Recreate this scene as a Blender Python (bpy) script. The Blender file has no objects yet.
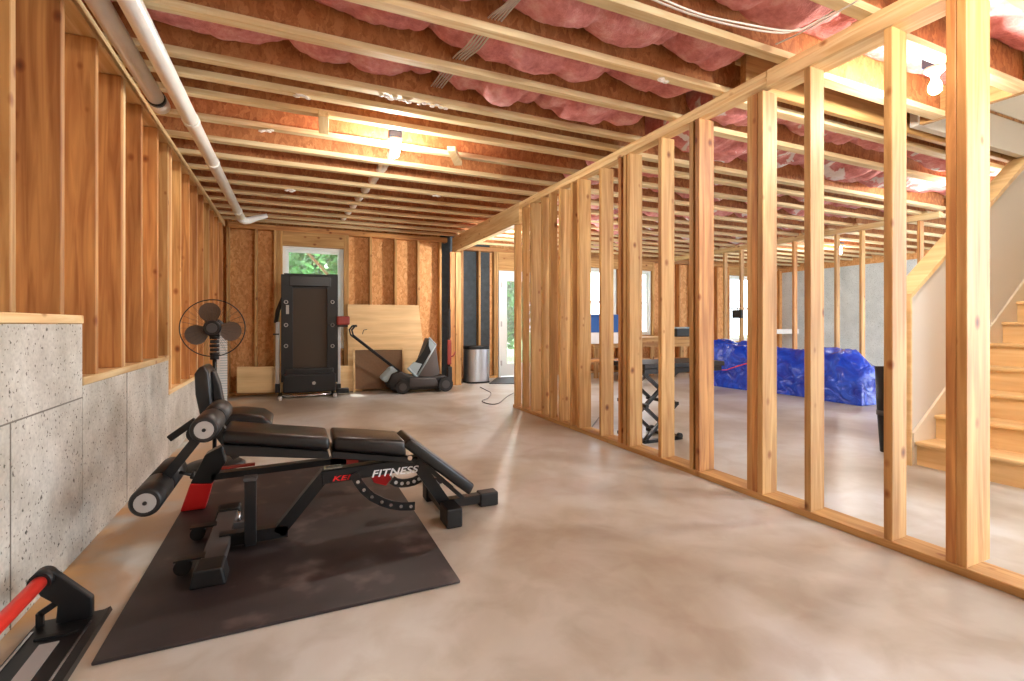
import bpy, bmesh, math, random
from mathutils import Vector, Matrix, noise
random.seed(7)
PI = math.pi
S = bpy.context.scene
COL = S.collection

# ------------------------------------------------------------------ camera, world, light, exposure
YAW, FOC, CX, CY, EYE = math.radians(24.2), 491.0, 512.0, 324.0, 1.05
cam_d = bpy.data.cameras.new('camera'); cam = bpy.data.objects.new('camera', cam_d); COL.objects.link(cam)
cam.location = (0, 0, EYE); cam.rotation_euler = (PI/2, 0, -YAW)
cam_d.sensor_width = 36; cam_d.lens = 36*FOC/1024; cam_d.shift_y = -(340.5-CY)/1024
cam_d.clip_start = .02; cam_d.clip_end = 200
S.camera = cam
S.view_settings.view_transform = 'Standard'; S.view_settings.look = 'None'
S.view_settings.gamma = 1; S.view_settings.use_curve_mapping = False
S.view_settings.exposure = 1.32

w = bpy.data.worlds.new('daylight'); S.world = w; w.use_nodes = True
bg = w.node_tree.nodes['Background']; bg.inputs[0].default_value = (.82, .91, 1, 1); bg.inputs[1].default_value = 3.6
sun_d = bpy.data.lights.new('sun', 'SUN'); sun_d.energy = 2.5; sun_d.angle = .03; sun_d.color = (1, .95, .85)
sun = bpy.data.objects.new('sun', sun_d); COL.objects.link(sun); sun.rotation_euler = (math.radians(35), 0, math.radians(200))
BULB = 500.0      # radiance of the bare bulbs

def ray(u, v):
    x = (u-CX)/FOC; z = (CY-v)/FOC; c, s = math.cos(YAW), math.sin(YAW)
    return Vector((s + x*c, c - x*s, z))
E = Vector((0, 0, EYE))
def PZ(u, v, z=0): r = ray(u, v); return E + r*((z-EYE)/r.z)      # the place on a level plane
def PY(u, v, Y): r = ray(u, v); return E + r*(Y/r.y)              # ... on a cross plane of the room
def PX(u, v, X): r = ray(u, v); return E + r*(X/r.x)              # ... on a long plane of the room

# ------------------------------------------------------------------ materials
def nodes(name):
    m = bpy.data.materials.new(name); m.use_nodes = True
    nt = m.node_tree; b = nt.nodes['Principled BSDF']; return m, nt, b
def N(nt, t, **k):
    n = nt.nodes.new('ShaderNode'+t)
    for a, v in k.items():
        if a.startswith('i_'): n.inputs[int(a[2:])].default_value = v
        else: setattr(n, a, v)
    return n
def srgb(r, g, b):
    f = lambda c: (c/255)/12.92 if c <= 10 else (((c/255)+.055)/1.055)**2.4
    return (f(r), f(g), f(b), 1)
def plain(name, col, rough=.5, metal=0., spec=None, bump=0, bscale=40, coat=0, emit=None, es=0, var=0):
    m, nt, b = nodes(name)
    b.inputs['Base Color'].default_value = col; b.inputs['Roughness'].default_value = rough
    b.inputs['Metallic'].default_value = metal
    if spec is not None: b.inputs['Specular IOR Level'].default_value = spec
    if coat: b.inputs['Coat Weight'].default_value = coat
    if emit: b.inputs['Emission Color'].default_value = emit; b.inputs['Emission Strength'].default_value = es
    tc = N(nt, 'TexCoord')
    n = N(nt, 'TexNoise'); n.inputs['Scale'].default_value = bscale; n.inputs['Detail'].default_value = 4
    nt.links.new(tc.outputs['Object'], n.inputs['Vector'])
    if bump:
        bu = N(nt, 'Bump'); bu.inputs['Strength'].default_value = bump; bu.inputs['Distance'].default_value = .01
        nt.links.new(n.outputs[0], bu.inputs['Height']); nt.links.new(bu.outputs[0], b.inputs['Normal'])
    if var:
        r = ramp(nt, [(.3, tuple(c*(1-var) for c in col[:3])+(1,)), (.7, tuple(min(1, c*(1+var)) for c in col[:3])+(1,))])
        nt.links.new(n.outputs[0], r.inputs[0]); nt.links.new(r.outputs[0], b.inputs['Base Color'])
    return m
def ramp(nt, stops, interp='LINEAR'):
    r = N(nt, 'ValToRGB'); e = r.color_ramp.elements; r.color_ramp.interpolation = interp
    e[0].position, e[0].color = stops[0]; e[1].position, e[1].color = stops[-1]
    for p, c in stops[1:-1]: q = e.new(p); q.color = c
    return r
def coords(nt, scale, rnd=True, coord='Object'):
    tc = N(nt, 'TexCoord'); mp = N(nt, 'Mapping'); mp.inputs['Scale'].default_value = scale
    if rnd:
        oi = N(nt, 'ObjectInfo'); mu = N(nt, 'VectorMath', operation='MULTIPLY_ADD')
        mu.inputs[1].default_value = (31.7, 47.3, 19.1)
        nt.links.new(oi.outputs['Random'], mu.inputs[0]); nt.links.new(tc.outputs[coord], mu.inputs[2])
        nt.links.new(mu.outputs[0], mp.inputs[0])
        return mp, mu, oi
    nt.links.new(tc.outputs[coord], mp.inputs[0]); return mp, tc, None
def mixrgb(nt, fac, a, b, mode='MIX', f=1.0):
    m = N(nt, 'Mix', data_type='RGBA', blend_type=mode)
    if fac is None: m.inputs[0].default_value = f
    else: nt.links.new(fac, m.inputs[0])
    for s, v in ((6, a), (7, b)):
        if isinstance(v, tuple): m.inputs[s].default_value = v
        else: nt.links.new(v, m.inputs[s])
    return m.outputs[2]
def wood(name, light, dark, axis, knots=True, rough=.6, vary=.22):
    m, nt, b = nodes(name)
    sc = [26, 26, 26]; sc['xyz'.index(axis)] = 1.6
    mp, base, oi = coords(nt, sc)
    n = N(nt, 'TexNoise'); n.inputs['Scale'].default_value = 1; n.inputs['Detail'].default_value = 5; n.inputs['Distortion'].default_value = .8
    nt.links.new(mp.outputs[0], n.inputs['Vector'])
    r = ramp(nt, [(.32, dark), (.5, tuple((a+c)/2 for a, c in zip(light, dark))), (.66, light)])
    nt.links.new(n.outputs[0], r.inputs[0]); col = r.outputs[0]
    # broad tone drift along the board
    mp2 = N(nt, 'Mapping'); mp2.inputs['Scale'].default_value = [ (1.1 if i == 'xyz'.index(axis) else 9) for i in range(3)]
    nt.links.new(base.outputs[0], mp2.inputs[0])
    n2 = N(nt, 'TexNoise'); n2.inputs['Scale'].default_value = 1; n2.inputs['Detail'].default_value = 2
    nt.links.new(mp2.outputs[0], n2.inputs['Vector'])
    r2 = ramp(nt, [(.35, (.72, .66, .60, 1)), (.6, (1, 1, 1, 1))]); nt.links.new(n2.outputs[0], r2.inputs[0])
    col = mixrgb(nt, None, col, r2.outputs[0], 'MULTIPLY', .6)
    if knots:
        mk = N(nt, 'Mapping'); mk.inputs['Scale'].default_value = [(5.5 if i == 'xyz'.index(axis) else 8) for i in range(3)]
        nt.links.new(base.outputs[0], mk.inputs[0])
        v = N(nt, 'TexVoronoi'); v.inputs['Scale'].default_value = 1; nt.links.new(mk.outputs[0], v.inputs['Vector'])
        sk_ = N(nt, 'SeparateXYZ'); nt.links.new(v.outputs['Color'], sk_.inputs[0])
        dv = N(nt, 'Math', operation='MULTIPLY_ADD'); dv.inputs[1].default_value = .13; nt.links.new(sk_.outputs[0], dv.inputs[0]); nt.links.new(v.outputs['Distance'], dv.inputs[2])
        r3 = ramp(nt, [(.07, (.22, .10, .05, 1)), (.13, (.55, .33, .2, 1)), (.22, (1, 1, 1, 1))]); nt.links.new(dv.outputs[0], r3.inputs[0])
        col = mixrgb(nt, None, col, r3.outputs[0], 'MULTIPLY', .9)
    hs = N(nt, 'HueSaturation')
    ma = N(nt, 'MapRange'); ma.inputs['To Min'].default_value = 1-vary; ma.inputs['To Max'].default_value = 1+vary*.35
    nt.links.new(oi.outputs['Random'], ma.inputs['Value']); nt.links.new(ma.outputs[0], hs.inputs['Value'])
    nt.links.new(col, hs.inputs['Color']); nt.links.new(hs.outputs[0], b.inputs['Base Color'])
    b.inputs['Roughness'].default_value = rough
    bu = N(nt, 'Bump'); bu.inputs['Strength'].default_value = .15; bu.inputs['Distance'].default_value = .003
    nt.links.new(n.outputs[0], bu.inputs['Height']); nt.links.new(bu.outputs[0], b.inputs['Normal'])
    return m
def osb(name, shades, scale=1., rough=.7):
    m, nt, b = nodes(name)
    mp, base, oi = coords(nt, (16*scale, 16*scale, 9*scale))
    n = N(nt, 'TexNoise'); n.inputs['Scale'].default_value = .9; n.inputs['Detail'].default_value = 3
    nt.links.new(mp.outputs[0], n.inputs['Vector'])
    add = N(nt, 'VectorMath', operation='MULTIPLY_ADD'); add.inputs[1].default_value = (1.6, 1.6, 1.6)
    nt.links.new(n.outputs['Color'], add.inputs[0]); nt.links.new(mp.outputs[0], add.inputs[2])
    v = N(nt, 'TexVoronoi'); v.inputs['Scale'].default_value = 2.2; nt.links.new(add.outputs[0], v.inputs['Vector'])
    sx = N(nt, 'SeparateXYZ'); nt.links.new(v.outputs['Color'], sx.inputs[0])
    k = len(shades); r = ramp(nt, [(i/(k-1), c) for i, c in enumerate(shades)]); nt.links.new(sx.outputs[0], r.inputs[0])
    n2 = N(nt, 'TexNoise'); n2.inputs['Scale'].default_value = 5; n2.inputs['Detail'].default_value = 6
    nt.links.new(add.outputs[0], n2.inputs['Vector'])
    r2 = ramp(nt, [(.30, (.72, .64, .58, 1)), (.5, (1.0, 1.0, 1.0, 1))]); nt.links.new(n2.outputs[0], r2.inputs[0])
    col = mixrgb(nt, None, r.outputs[0], r2.outputs[0], 'MULTIPLY', .8)
    nt.links.new(col, b.inputs['Base Color']); b.inputs['Roughness'].default_value = rough
    bu = N(nt, 'Bump'); bu.inputs['Strength'].default_value = .2; bu.inputs['Distance'].default_value = .004
    nt.links.new(n2.outputs[0], bu.inputs['Height']); nt.links.new(bu.outputs[0], b.inputs['Normal'])
    return m
def concrete_wall(name, c1, c2, pits=True):
    m, nt, b = nodes(name)
    mp, base, oi = coords(nt, (1, 1, 1), rnd=False)
    n = N(nt, 'TexNoise'); n.inputs['Scale'].default_value = 2.2; n.inputs['Detail'].default_value = 8; n.inputs['Roughness'].default_value = .65
    nt.links.new(mp.outputs[0], n.inputs['Vector'])
    r = ramp(nt, [(.3, c1), (.5, tuple((a+c)/2 for a, c in zip(c1, c2))), (.68, c2)]); nt.links.new(n.outputs[0], r.inputs[0]); col = r.outputs[0]
    n3 = N(nt, 'TexNoise'); n3.inputs['Scale'].default_value = 60; n3.inputs['Detail'].default_value = 3
    nt.links.new(mp.outputs[0], n3.inputs['Vector'])
    r3 = ramp(nt, [(.3, (.8, .8, .8, 1)), (.6, (1, 1, 1, 1))]); nt.links.new(n3.outputs[0], r3.inputs[0])
    col = mixrgb(nt, None, col, r3.outputs[0], 'MULTIPLY', .8)
    h = n3.outputs[0]
    if pits:
        for s, t in ((15, .08), (27, .10), (42, .12)):
            v = N(nt, 'TexVoronoi'); v.inputs['Scale'].default_value = s
            nd = N(nt, 'VectorMath', operation='MULTIPLY_ADD'); nd.inputs[1].default_value = (.03, .03, .03)
            nt.links.new(n3.outputs['Color'], nd.inputs[0]); nt.links.new(mp.outputs[0], nd.inputs[2])
            nt.links.new(nd.outputs[0], v.inputs['Vector'])
            rr = ramp(nt, [(t, (.22, .2, .18, 1)), (t+.07, (1, 1, 1, 1))]); nt.links.new(v.outputs['Distance'], rr.inputs[0])
            sp = N(nt, 'SeparateXYZ'); nt.links.new(v.outputs['Color'], sp.inputs[0])
            gt = N(nt, 'Math', operation='GREATER_THAN'); gt.inputs[1].default_value = .42; nt.links.new(sp.outputs[0], gt.inputs[0])
            col = mixrgb(nt, gt.outputs[0], col, mixrgb(nt, None, col, rr.outputs[0], 'MULTIPLY', 1.0))
    nt.links.new(col, b.inputs['Base Color']); b.inputs['Roughness'].default_value = .85
    bu = N(nt, 'Bump'); bu.inputs['Strength'].default_value = .35; bu.inputs['Distance'].default_value = .004
    nt.links.new(h, bu.inputs['Height']); nt.links.new(bu.outputs[0], b.inputs['Normal'])
    return m
def floor_mat():
    m, nt, b = nodes('floor_concrete')
    mp, base, oi = coords(nt, (1, 1, 1), rnd=False)
    def nz(s, d, dist=0):
        n = N(nt, 'TexNoise'); n.inputs['Scale'].default_value = s; n.inputs['Detail'].default_value = d; n.inputs['Distortion'].default_value = dist
        nt.links.new(mp.outputs[0], n.inputs['Vector']); return n
    a = nz(.8, 6, .6); r = ramp(nt, [(.3, srgb(148, 134, 116)), (.46, srgb(178, 172, 160)), (.62, srgb(198, 199, 196))]); nt.links.new(a.outputs[0], r.inputs[0])
    c = nz(5, 8, .5); r2 = ramp(nt, [(.36, (.74, .68, .62, 1)), (.56, (1, 1, 1, 1))]); nt.links.new(c.outputs[0], r2.inputs[0])
    col = mixrgb(nt, None, r.outputs[0], r2.outputs[0], 'MULTIPLY', .55)
    # rusty tan stain running along the foot of the left wall
    sx = N(nt, 'SeparateXYZ'); nt.links.new(mp.outputs[0], sx.inputs[0])
    s = N(nt, 'MapRange'); s.inputs['From Min'].default_value = -.35; s.inputs['From Max'].default_value = -.85; nt.links.new(sx.outputs[0], s.inputs['Value'])
    d = nz(2.6, 5, .5); mu = N(nt, 'Math', operation='MULTIPLY'); nt.links.new(s.outputs[0], mu.inputs[0])
    rd = ramp(nt, [(.38, (0, 0, 0, 1)), (.58, (1, 1, 1, 1))]); nt.links.new(d.outputs[0], rd.inputs[0]); nt.links.new(rd.outputs[0], mu.inputs[1])
    col = mixrgb(nt, mu.outputs[0], col, srgb(196, 150, 92))
    nt.links.new(col, b.inputs['Base Color'])
    rr = ramp(nt, [(.2, (.28, .28, .28, 1)), (.8, (.42, .42, .42, 1))]); nt.links.new(c.outputs[0], rr.inputs[0]); nt.links.new(rr.outputs[0], b.inputs['Roughness'])
    b.inputs['Specular IOR Level'].default_value = .5
    bu = N(nt, 'Bump'); bu.inputs['Strength'].default_value = .06; bu.inputs['Distance'].default_value = .01
    nt.links.new(c.outputs[0], bu.inputs['Height']); nt.links.new(bu.outputs[0], b.inputs['Normal'])
    return m
def insul_mat(name='pink_fibreglass', torn=False):
    m, nt, b = nodes(name)
    mp, base, oi = coords(nt, (1, 1, 1))
    n = N(nt, 'TexNoise'); n.inputs['Scale'].default_value = 7; n.inputs['Detail'].default_value = 8; n.inputs['Roughness'].default_value = .7
    nt.links.new(mp.outputs[0], n.inputs['Vector'])
    r = ramp(nt, [(.3, srgb(186, 100, 98)), (.5, srgb(222, 142, 138)), (.7, srgb(242, 190, 184))]); nt.links.new(n.outputs[0], r.inputs[0])
    col = r.outputs[0]
    if torn:      # scraps of white facing stuck to the batts
        t = N(nt, 'TexNoise'); t.inputs['Scale'].default_value = 2.6; t.inputs['Detail'].default_value = 6; t.inputs['Distortion'].default_value = 2
        nt.links.new(mp.outputs[0], t.inputs['Vector'])
        rt = ramp(nt, [(.57, (0, 0, 0, 1)), (.60, (1, 1, 1, 1))]); nt.links.new(t.outputs[0], rt.inputs[0])
        col = mixrgb(nt, rt.outputs[0], col, srgb(236, 224, 222))
    nt.links.new(col, b.inputs['Base Color']); b.inputs['Roughness'].default_value = .85
    bu = N(nt, 'Bump'); bu.inputs['Strength'].default_value = .8; bu.inputs['Distance'].default_value = .04
    nt.links.new(n.outputs[0], bu.inputs['Height']); nt.links.new(bu.outputs[0], b.inputs['Normal'])
    return m
def tarp_mat():
    m, nt, b = nodes('blue_tarp')
    mp, base, oi = coords(nt, (1, 1, 1))
    v = N(nt, 'TexNoise'); v.inputs['Scale'].default_value = 5; v.inputs['Detail'].default_value = 3; v.inputs['Distortion'].default_value = 1.5
    nt.links.new(mp.outputs[0], v.inputs['Vector'])
    r = ramp(nt, [(.3, srgb(8, 40, 170)), (.7, srgb(24, 84, 225))]); nt.links.new(v.outputs[0], r.inputs[0])
    nt.links.new(r.outputs[0], b.inputs['Base Color']); b.inputs['Roughness'].default_value = .22
    bu = N(nt, 'Bump'); bu.inputs['Strength'].default_value = .9; bu.inputs['Distance'].default_value = .05
    nt.links.new(v.outputs[0], bu.inputs['Height']); nt.links.new(bu.outputs[0], b.inputs['Normal'])
    return m
def rubber_mat():
    m, nt, b = nodes('mat_rubber')
    mp, base, oi = coords(nt, (1, 1, 1))
    n = N(nt, 'TexNoise'); n.inputs['Scale'].default_value = 5.5; n.inputs['Detail'].default_value = 3
    nt.links.new(mp.outputs[0], n.inputs['Vector'])
    r = ramp(nt, [(.3, srgb(36, 29, 31)), (.57, srgb(48, 40, 41)), (.72, srgb(92, 80, 78))]); nt.links.new(n.outputs[0], r.inputs[0])
    nt.links.new(r.outputs[0], b.inputs['Base Color']); b.inputs['Roughness'].default_value = .5
    return m

PINE_L, PINE_D = srgb(220, 176, 112), srgb(182, 130, 72)
M = {}
for ax in 'xyz': M['wood_'+ax] = wood('pine_'+ax, PINE_L, PINE_D, ax)
for ax in 'xyz': M['cream_'+ax] = wood('spruce_'+ax, srgb(248, 222, 170), srgb(222, 180, 122), ax)
for ax in 'xyz': M['red_'+ax] = wood('fir_'+ax, srgb(220, 162, 96), srgb(166, 106, 56), ax)
M['flange'] = wood('flange_pine', srgb(250, 230, 184), srgb(226, 192, 138), 'x', knots=False)
M['osb'] = osb('osb_wall', [srgb(204, 142, 84), srgb(216, 156, 96), srgb(224, 166, 106), srgb(232, 180, 122)])
M['web'] = osb('osb_web', [srgb(160, 98, 54), srgb(176, 112, 64), srgb(184, 120, 70), srgb(196, 134, 82)])
M['sub'] = osb('osb_subfloor', [srgb(150, 96, 54), srgb(190, 136, 86), srgb(206, 158, 104)])
M['ply'] = wood('plywood', srgb(240, 208, 156), srgb(232, 196, 142), 'x', knots=False, vary=.05)
M['plybrown'] = plain('hardboard', srgb(120, 90, 62), .6, var=.1)
M['conc'] = concrete_wall('concrete_wall', srgb(166, 158, 144), srgb(222, 218, 208))
M['concw'] = concrete_wall('concrete_pale', srgb(200, 208, 210), srgb(228, 234, 236))
M['floor'] = floor_mat(); M['insul'] = insul_mat(); M['insult'] = insul_mat('torn_fibreglass', True); M['tarp'] = tarp_mat(); M['rubber'] = rubber_mat()
M['drywall'] = plain('drywall', srgb(216, 210, 200), .9, bump=.05)
M['black'] = plain('black_metal', srgb(15, 15, 17), .38, bump=.03)
M['blackm'] = plain('black_plastic', srgb(14, 13, 14), .5, bump=.05)
M['vinyl'] = plain('black_vinyl', srgb(21, 18, 18), .30, bump=.08, bscale=120)
M['foam'] = plain('foam_roller', srgb(30, 28, 28), .45, bump=.1, bscale=150)
M['disc'] = plain('brushed_disc', srgb(176, 172, 168), .4, .2)
M['beltbrown'] = plain('running_belt', srgb(62, 50, 38), .7)
M['chrome'] = plain('chrome', srgb(205, 205, 208), .22, 1)
M['steel'] = plain('brushed_steel', srgb(186, 186, 188), .32, .9)
M['galv'] = plain('galvanised', srgb(238, 236, 230), .28, .12, var=.06, bscale=8)
M['grey'] = plain('grey_plastic', srgb(70, 66, 66), .5)
M['lgrey'] = plain('light_grey_fabric', srgb(168, 186, 194), .8)
M['bag'] = plain('bag_mesh', srgb(104, 98, 96), .85, bump=.2, bscale=200)
M['red'] = plain('red_paint', srgb(196, 22, 22), .35)
M['redpad'] = plain('red_tube', srgb(226, 54, 40), .4)
M['maroon'] = plain('maroon_plastic', srgb(140, 44, 34), .4)
M['white'] = plain('white_plastic', srgb(232, 232, 230), .4)
M['whitet'] = plain('white_letters', srgb(235, 235, 235), .5)
M['redt'] = plain('red_letters', srgb(226, 30, 34), .5)
M['frame'] = plain('window_vinyl', srgb(226, 232, 232), .4)
M['foilblack'] = plain('dark_sheathing', srgb(58, 66, 72), .75, bump=.1, bscale=12, var=.25)
M['blade'] = plain('smoked_blade', srgb(92, 78, 68), .3)
M['box'] = plain('blue_grey_box', srgb(70, 96, 130), .5)
M['blue'] = plain('blue_fabric', srgb(30, 86, 160), .6)
M['cable'] = plain('cable_white', srgb(216, 206, 194), .5)
M['cableg'] = plain('cable_grey', srgb(112, 108, 106), .5)
M['poly'] = plain('poly_scrap', srgb(238, 232, 224), .35, bump=.3, bscale=60)
M['bulb'] = plain('bulb_glow', (1, 1, 1, 1), .3, emit=(1, .95, .87, 1), es=BULB)
M['bulb_fill'] = plain('fill_bulb_glow', (1, 1, 1, 1), .3, emit=(1, .97, .92, 1), es=BULB*2.2)  # stronger glow for the added bulb near the door
M['brace'] = plain('weathered_timber', srgb(140, 112, 66), .7, var=.15)
M['seam'] = plain('form_seam', srgb(120, 113, 103), .9)
M['leafg'] = plain('leaves', srgb(58, 118, 40), .7, var=.6, bscale=1.2)
M['bark'] = plain('bark', srgb(96, 74, 54), .9)
M['lawn'] = plain('lawn', srgb(120, 146, 90), .9, var=.3, bscale=3)
M['stairw'] = wood('stair_pine', srgb(244, 212, 158), srgb(234, 196, 138), 'y', knots=False, vary=.04)
M['skirt'] = plain('skirt_paint', srgb(226, 214, 194), .5)
m, nt, b = nodes('glass'); b.inputs['Roughness'].default_value = 0; b.inputs['Alpha'].default_value = .12
b.inputs['Base Color'].default_value = (.9, .95, .95, 1); M['glass'] = m

# ------------------------------------------------------------------ mesh helpers
class MB:
    def __init__(s): s.bm = bmesh.new()
    def _add(s, vs, fs, smooth=False):
        vv = [s.bm.verts.new(v) for v in vs]
        for f in fs:
            try:
                q = s.bm.faces.new([vv[i] for i in f]); q.smooth = smooth
            except ValueError: pass
        return s
    def box(s, x0, x1, y0, y1, z0, z1):
        return s._add([(x, y, z) for x in (x0, x1) for y in (y0, y1) for z in (z0, z1)],
                      [(0, 1, 3, 2), (4, 6, 7, 5), (0, 4, 5, 1), (2, 3, 7, 6), (0, 2, 6, 4), (1, 5, 7, 3)])
    def bar(s, a, b, wd, h, up=(0, 0, 1)):            # rectangular tube from a to b
        a, b = Vector(a), Vector(b); d = (b-a).normalized(); sd = d.cross(Vector(up))
        if sd.length < 1e-4: sd = d.cross(Vector((1, 0, 0)))
        sd.normalize(); u = sd.cross(d); vs = []
        for p in (a, b):
            for i, j in ((-1, -1), (1, -1), (1, 1), (-1, 1)): vs.append(p + sd*(wd/2*i) + u*(h/2*j))
        return s._add(vs, [(3, 2, 1, 0), (4, 5, 6, 7), (0, 1, 5, 4), (1, 2, 6, 5), (2, 3, 7, 6), (3, 0, 4, 7)])
    def tube(s, pts, r, seg=10, caps=True, rs=None):
        pts = [Vector(p) for p in pts]; rings = []; n = len(pts); prev = None
        for i, p in enumerate(pts):
            d = (pts[min(i+1, n-1)] - pts[max(i-1, 0)]).normalized()
            if prev is None:
                a = d.cross(Vector((0, 0, 1)))
                if a.length < .05: a = d.cross(Vector((0, 1, 0)))
            else: a = prev - d*prev.dot(d)
            a.normalize(); prev = a; c = d.cross(a); q = rs[i] if rs else r
            rings.append([s.bm.verts.new(p + a*(q*math.cos(2*PI*k/seg)) + c*(q*math.sin(2*PI*k/seg))) for k in range(seg)])
        for i in range(n-1):
            for k in range(seg):
                f = s.bm.faces.new((rings[i][k], rings[i][(k+1) % seg], rings[i+1][(k+1) % seg], rings[i+1][k])); f.smooth = True
        if caps: s.bm.faces.new(rings[0][::-1]); s.bm.faces.new(rings[-1])
        return s
    def prism(s, poly, off):                          # polygon of 3D points pushed by the vector off
        off = Vector(off); a = [s.bm.verts.new(p) for p in poly]; b = [s.bm.verts.new(Vector(p)+off) for p in poly]; n = len(a)
        s.bm.faces.new(a); s.bm.faces.new(b[::-1])
        for i in range(n): s.bm.faces.new((a[(i+1) % n], a[i], b[i], b[(i+1) % n]))
        return s
    def lathe(s, prof, c, seg=24, axis='z'):
        c = Vector(c); rings = []
        for r, h in prof:
            ring = []
            for k in range(seg):
                a = 2*PI*k/seg; x, y = r*math.cos(a), r*math.sin(a)
                ring.append(s.bm.verts.new(c + (Vector((x, y, h)) if axis == 'z' else Vector((x, h, y)) if axis == 'y' else Vector((h, x, y)))))
            rings.append(ring)
        for i in range(len(rings)-1):
            for k in range(seg):
                f = s.bm.faces.new((rings[i][k], rings[i][(k+1) % seg], rings[i+1][(k+1) % seg], rings[i+1][k])); f.smooth = True
        s.bm.faces.new(rings[0][::-1]); s.bm.faces.new(rings[-1]); return s
    def torus(s, c, R, r, n, axis='y', seg=40, ms=8):
        c = Vector(c); rings = []
        for i in range(seg):
            a = 2*PI*i/seg; ring = []
            for k in range(ms):
                t = 2*PI*k/ms; q = R + r*math.cos(t); h = r*math.sin(t)
                v = Vector((q*math.cos(a), h, q*math.sin(a))) if axis == 'y' else Vector((q*math.cos(a), q*math.sin(a), h))
                ring.append(s.bm.verts.new(c+v))
            rings.append(ring)
        for i in range(seg):
            for k in range(ms):
                f = s.bm.faces.new((rings[i][k], rings[i][(k+1) % ms], rings[(i+1) % seg][(k+1) % ms], rings[(i+1) % seg][k])); f.smooth = True
        return s
    def bevel(s, w, seg=2, smooth=False):
        bmesh.ops.recalc_face_normals(s.bm, faces=s.bm.faces[:])
        es = [e for e in s.bm.edges if len(e.link_faces) == 2 and e.calc_face_angle(0) > .6]
        bmesh.ops.bevel(s.bm, geom=es, offset=w, segments=seg, profile=.5, affect='EDGES', clamp_overlap=True)
        if smooth:
            for f in s.bm.faces: f.smooth = True
        return s
    def build(s, name, mat, parent=None, origin=None):
        bmesh.ops.recalc_face_normals(s.bm, faces=s.bm.faces[:])
        me = bpy.data.meshes.new(name)
        root = parent
        off = Vector((0, 0, 0))
        p = parent
        while p is not None: off += p.location; p = p.parent
        if origin is None and parent is None:
            origin = Vector((0, 0, 0))
        elif origin is None: origin = off
        origin = Vector(origin)
        for v in s.bm.verts: v.co -= origin
        s.bm.to_mesh(me); s.bm.free()
        for mm in (mat if isinstance(mat, list) else [mat]): me.materials.append(M[mm])
        o = bpy.data.objects.new(name, me); COL.objects.link(o); o.location = origin - off; o.parent = parent
        return o
def tag(o, label=None, cat=None, group=None, kind=None):
    for k, v in (('label', label), ('category', cat), ('group', group), ('kind', kind)):
        if v: o[k] = v
    return o
def thing(name, label, cat, loc, group=None, kind=None):
    o = bpy.data.objects.new(name, None); COL.objects.link(o); o.location = loc; o.empty_display_size = .05
    return tag(o, label, cat, group, kind)
def copy_tree(o, kids, parent=None):
    c = o.copy(); COL.objects.link(c); c.parent = parent
    for k in kids: q = k.copy(); COL.objects.link(q); q.parent = c
    return c
ORD = ['', 'first', 'second', 'third', 'fourth', 'fifth', 'sixth', 'seventh', 'eighth', 'ninth', 'tenth', 'eleventh', 'twelfth',
       'thirteenth', 'fourteenth', 'fifteenth', 'sixteenth', 'seventeenth', 'eighteenth', 'nineteenth', 'twentieth', 'twenty-first', 'twenty-second']
def polyY(uv, Y): return [PY(u, v, Y) for u, v in uv]

ZJ, ZS = 2.54, 2.84          # underside of the joists, underside of the subfloor
XL, XP, YB, YD, XR = -.88, 2.55, 8.2, 8.9, 12.0
JY = [.15, .59, 1.03, 1.47, 1.91, 2.35, 2.79, 3.25, 3.49, 3.77, 4.20, 4.66, 5.10, 5.54, 5.98, 6.40, 6.82, 7.24, 7.66, 8.02]

# ------------------------------------------------------------------ the room
def struct(o, label=None): o['kind'] = 'structure'; return o
struct(MB().box(-1.3, 12.5, -3, 9.2, -.15, 0).build('floor', 'floor'))
c = MB().box(-1.3, 4.3, -3, 9.2, ZS, ZS+.03); c.box(4.3, 12.5, 2.13, 9.2, ZS, ZS+.03)
struct(c.build('ceiling', 'sub'))
# left foundation wall: concrete stepping down away from the camera, boarded above
wl = MB()
wl.box(-1.2, XL, -3, 2.88, 0, 1.05); wl.box(-1.2, XL, 2.884, 4.62, 0, .765); wl.box(-1.2, XL, 4.624, 7.9, 0, .49)
wl.box(-1.2, XL, 7.904, 8.34, 0, .49)
struct(wl.build('wall_left', 'conc'))
struct(MB().box(-1.3, 4.4, -3.1, -3, 0, ZS).build('wall_rear_light_block', 'drywall'))  # unseen wall added to keep daylight from behind off the stud faces
sh = MB().box(-1.06, -1.03, -3, 8.4, 1.05, ZS); sh.box(-1.06, -1.03, 2.9, 8.4, .5, 1.05)
struct(sh.build('wall_left_sheathing', 'osb'))
tr = MB()
tr.box(XL-.001, XL+.0015, -3, 2.88, .708, .714); tr.box(XL-.001, XL+.0015, 3.55, 3.556, 0, .765); tr.box(XL-.001, XL+.0015, 2.24, 2.246, 0, .71)
struct(tr.build('trim_1', 'seam'))
# back wall with window
def wall_with_holes(name, mat, x0, x1, y0, y1, z0, z1, holes):
    m = MB(); xs = x0
    for a, b, c, d in sorted(holes):
        m.box(xs, a, y0, y1, z0, z1); m.box(a, b, y0, y1, z0, c); m.box(a, b, y0, y1, d, z1); xs = b
    m.box(xs, x1, y0, y1, z0, z1); return struct(m.build(name, mat))
W1 = (-.12, .76, .66, 2.24)
wall_with_holes('wall_back', 'osb', -1.06, 2.37, YB+.14, YB+.16, 0, ZS, [W1])
struct(MB().box(2.37, 2.70, YB+.14, YB+.16, 0, ZS).build('wall_back_dark', 'foilblack'))
struct(MB().box(2.70, 2.72, YB+.14, YD+.16, 0, ZS).build('wall_jog', 'foilblack'))
struct(MB().box(2.72, 3.58, YD+.14, YD+.16, 0, ZS).build('wall_back_dark_right', 'foilblack'))
DR = (3.72, 4.66, 0, 2.10)
WR = [(5.70, 6.55, .80, 2.26), (6.66, 7.50, .80, 2.26), (9.95, 10.85, .62, 2.26)]
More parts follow.
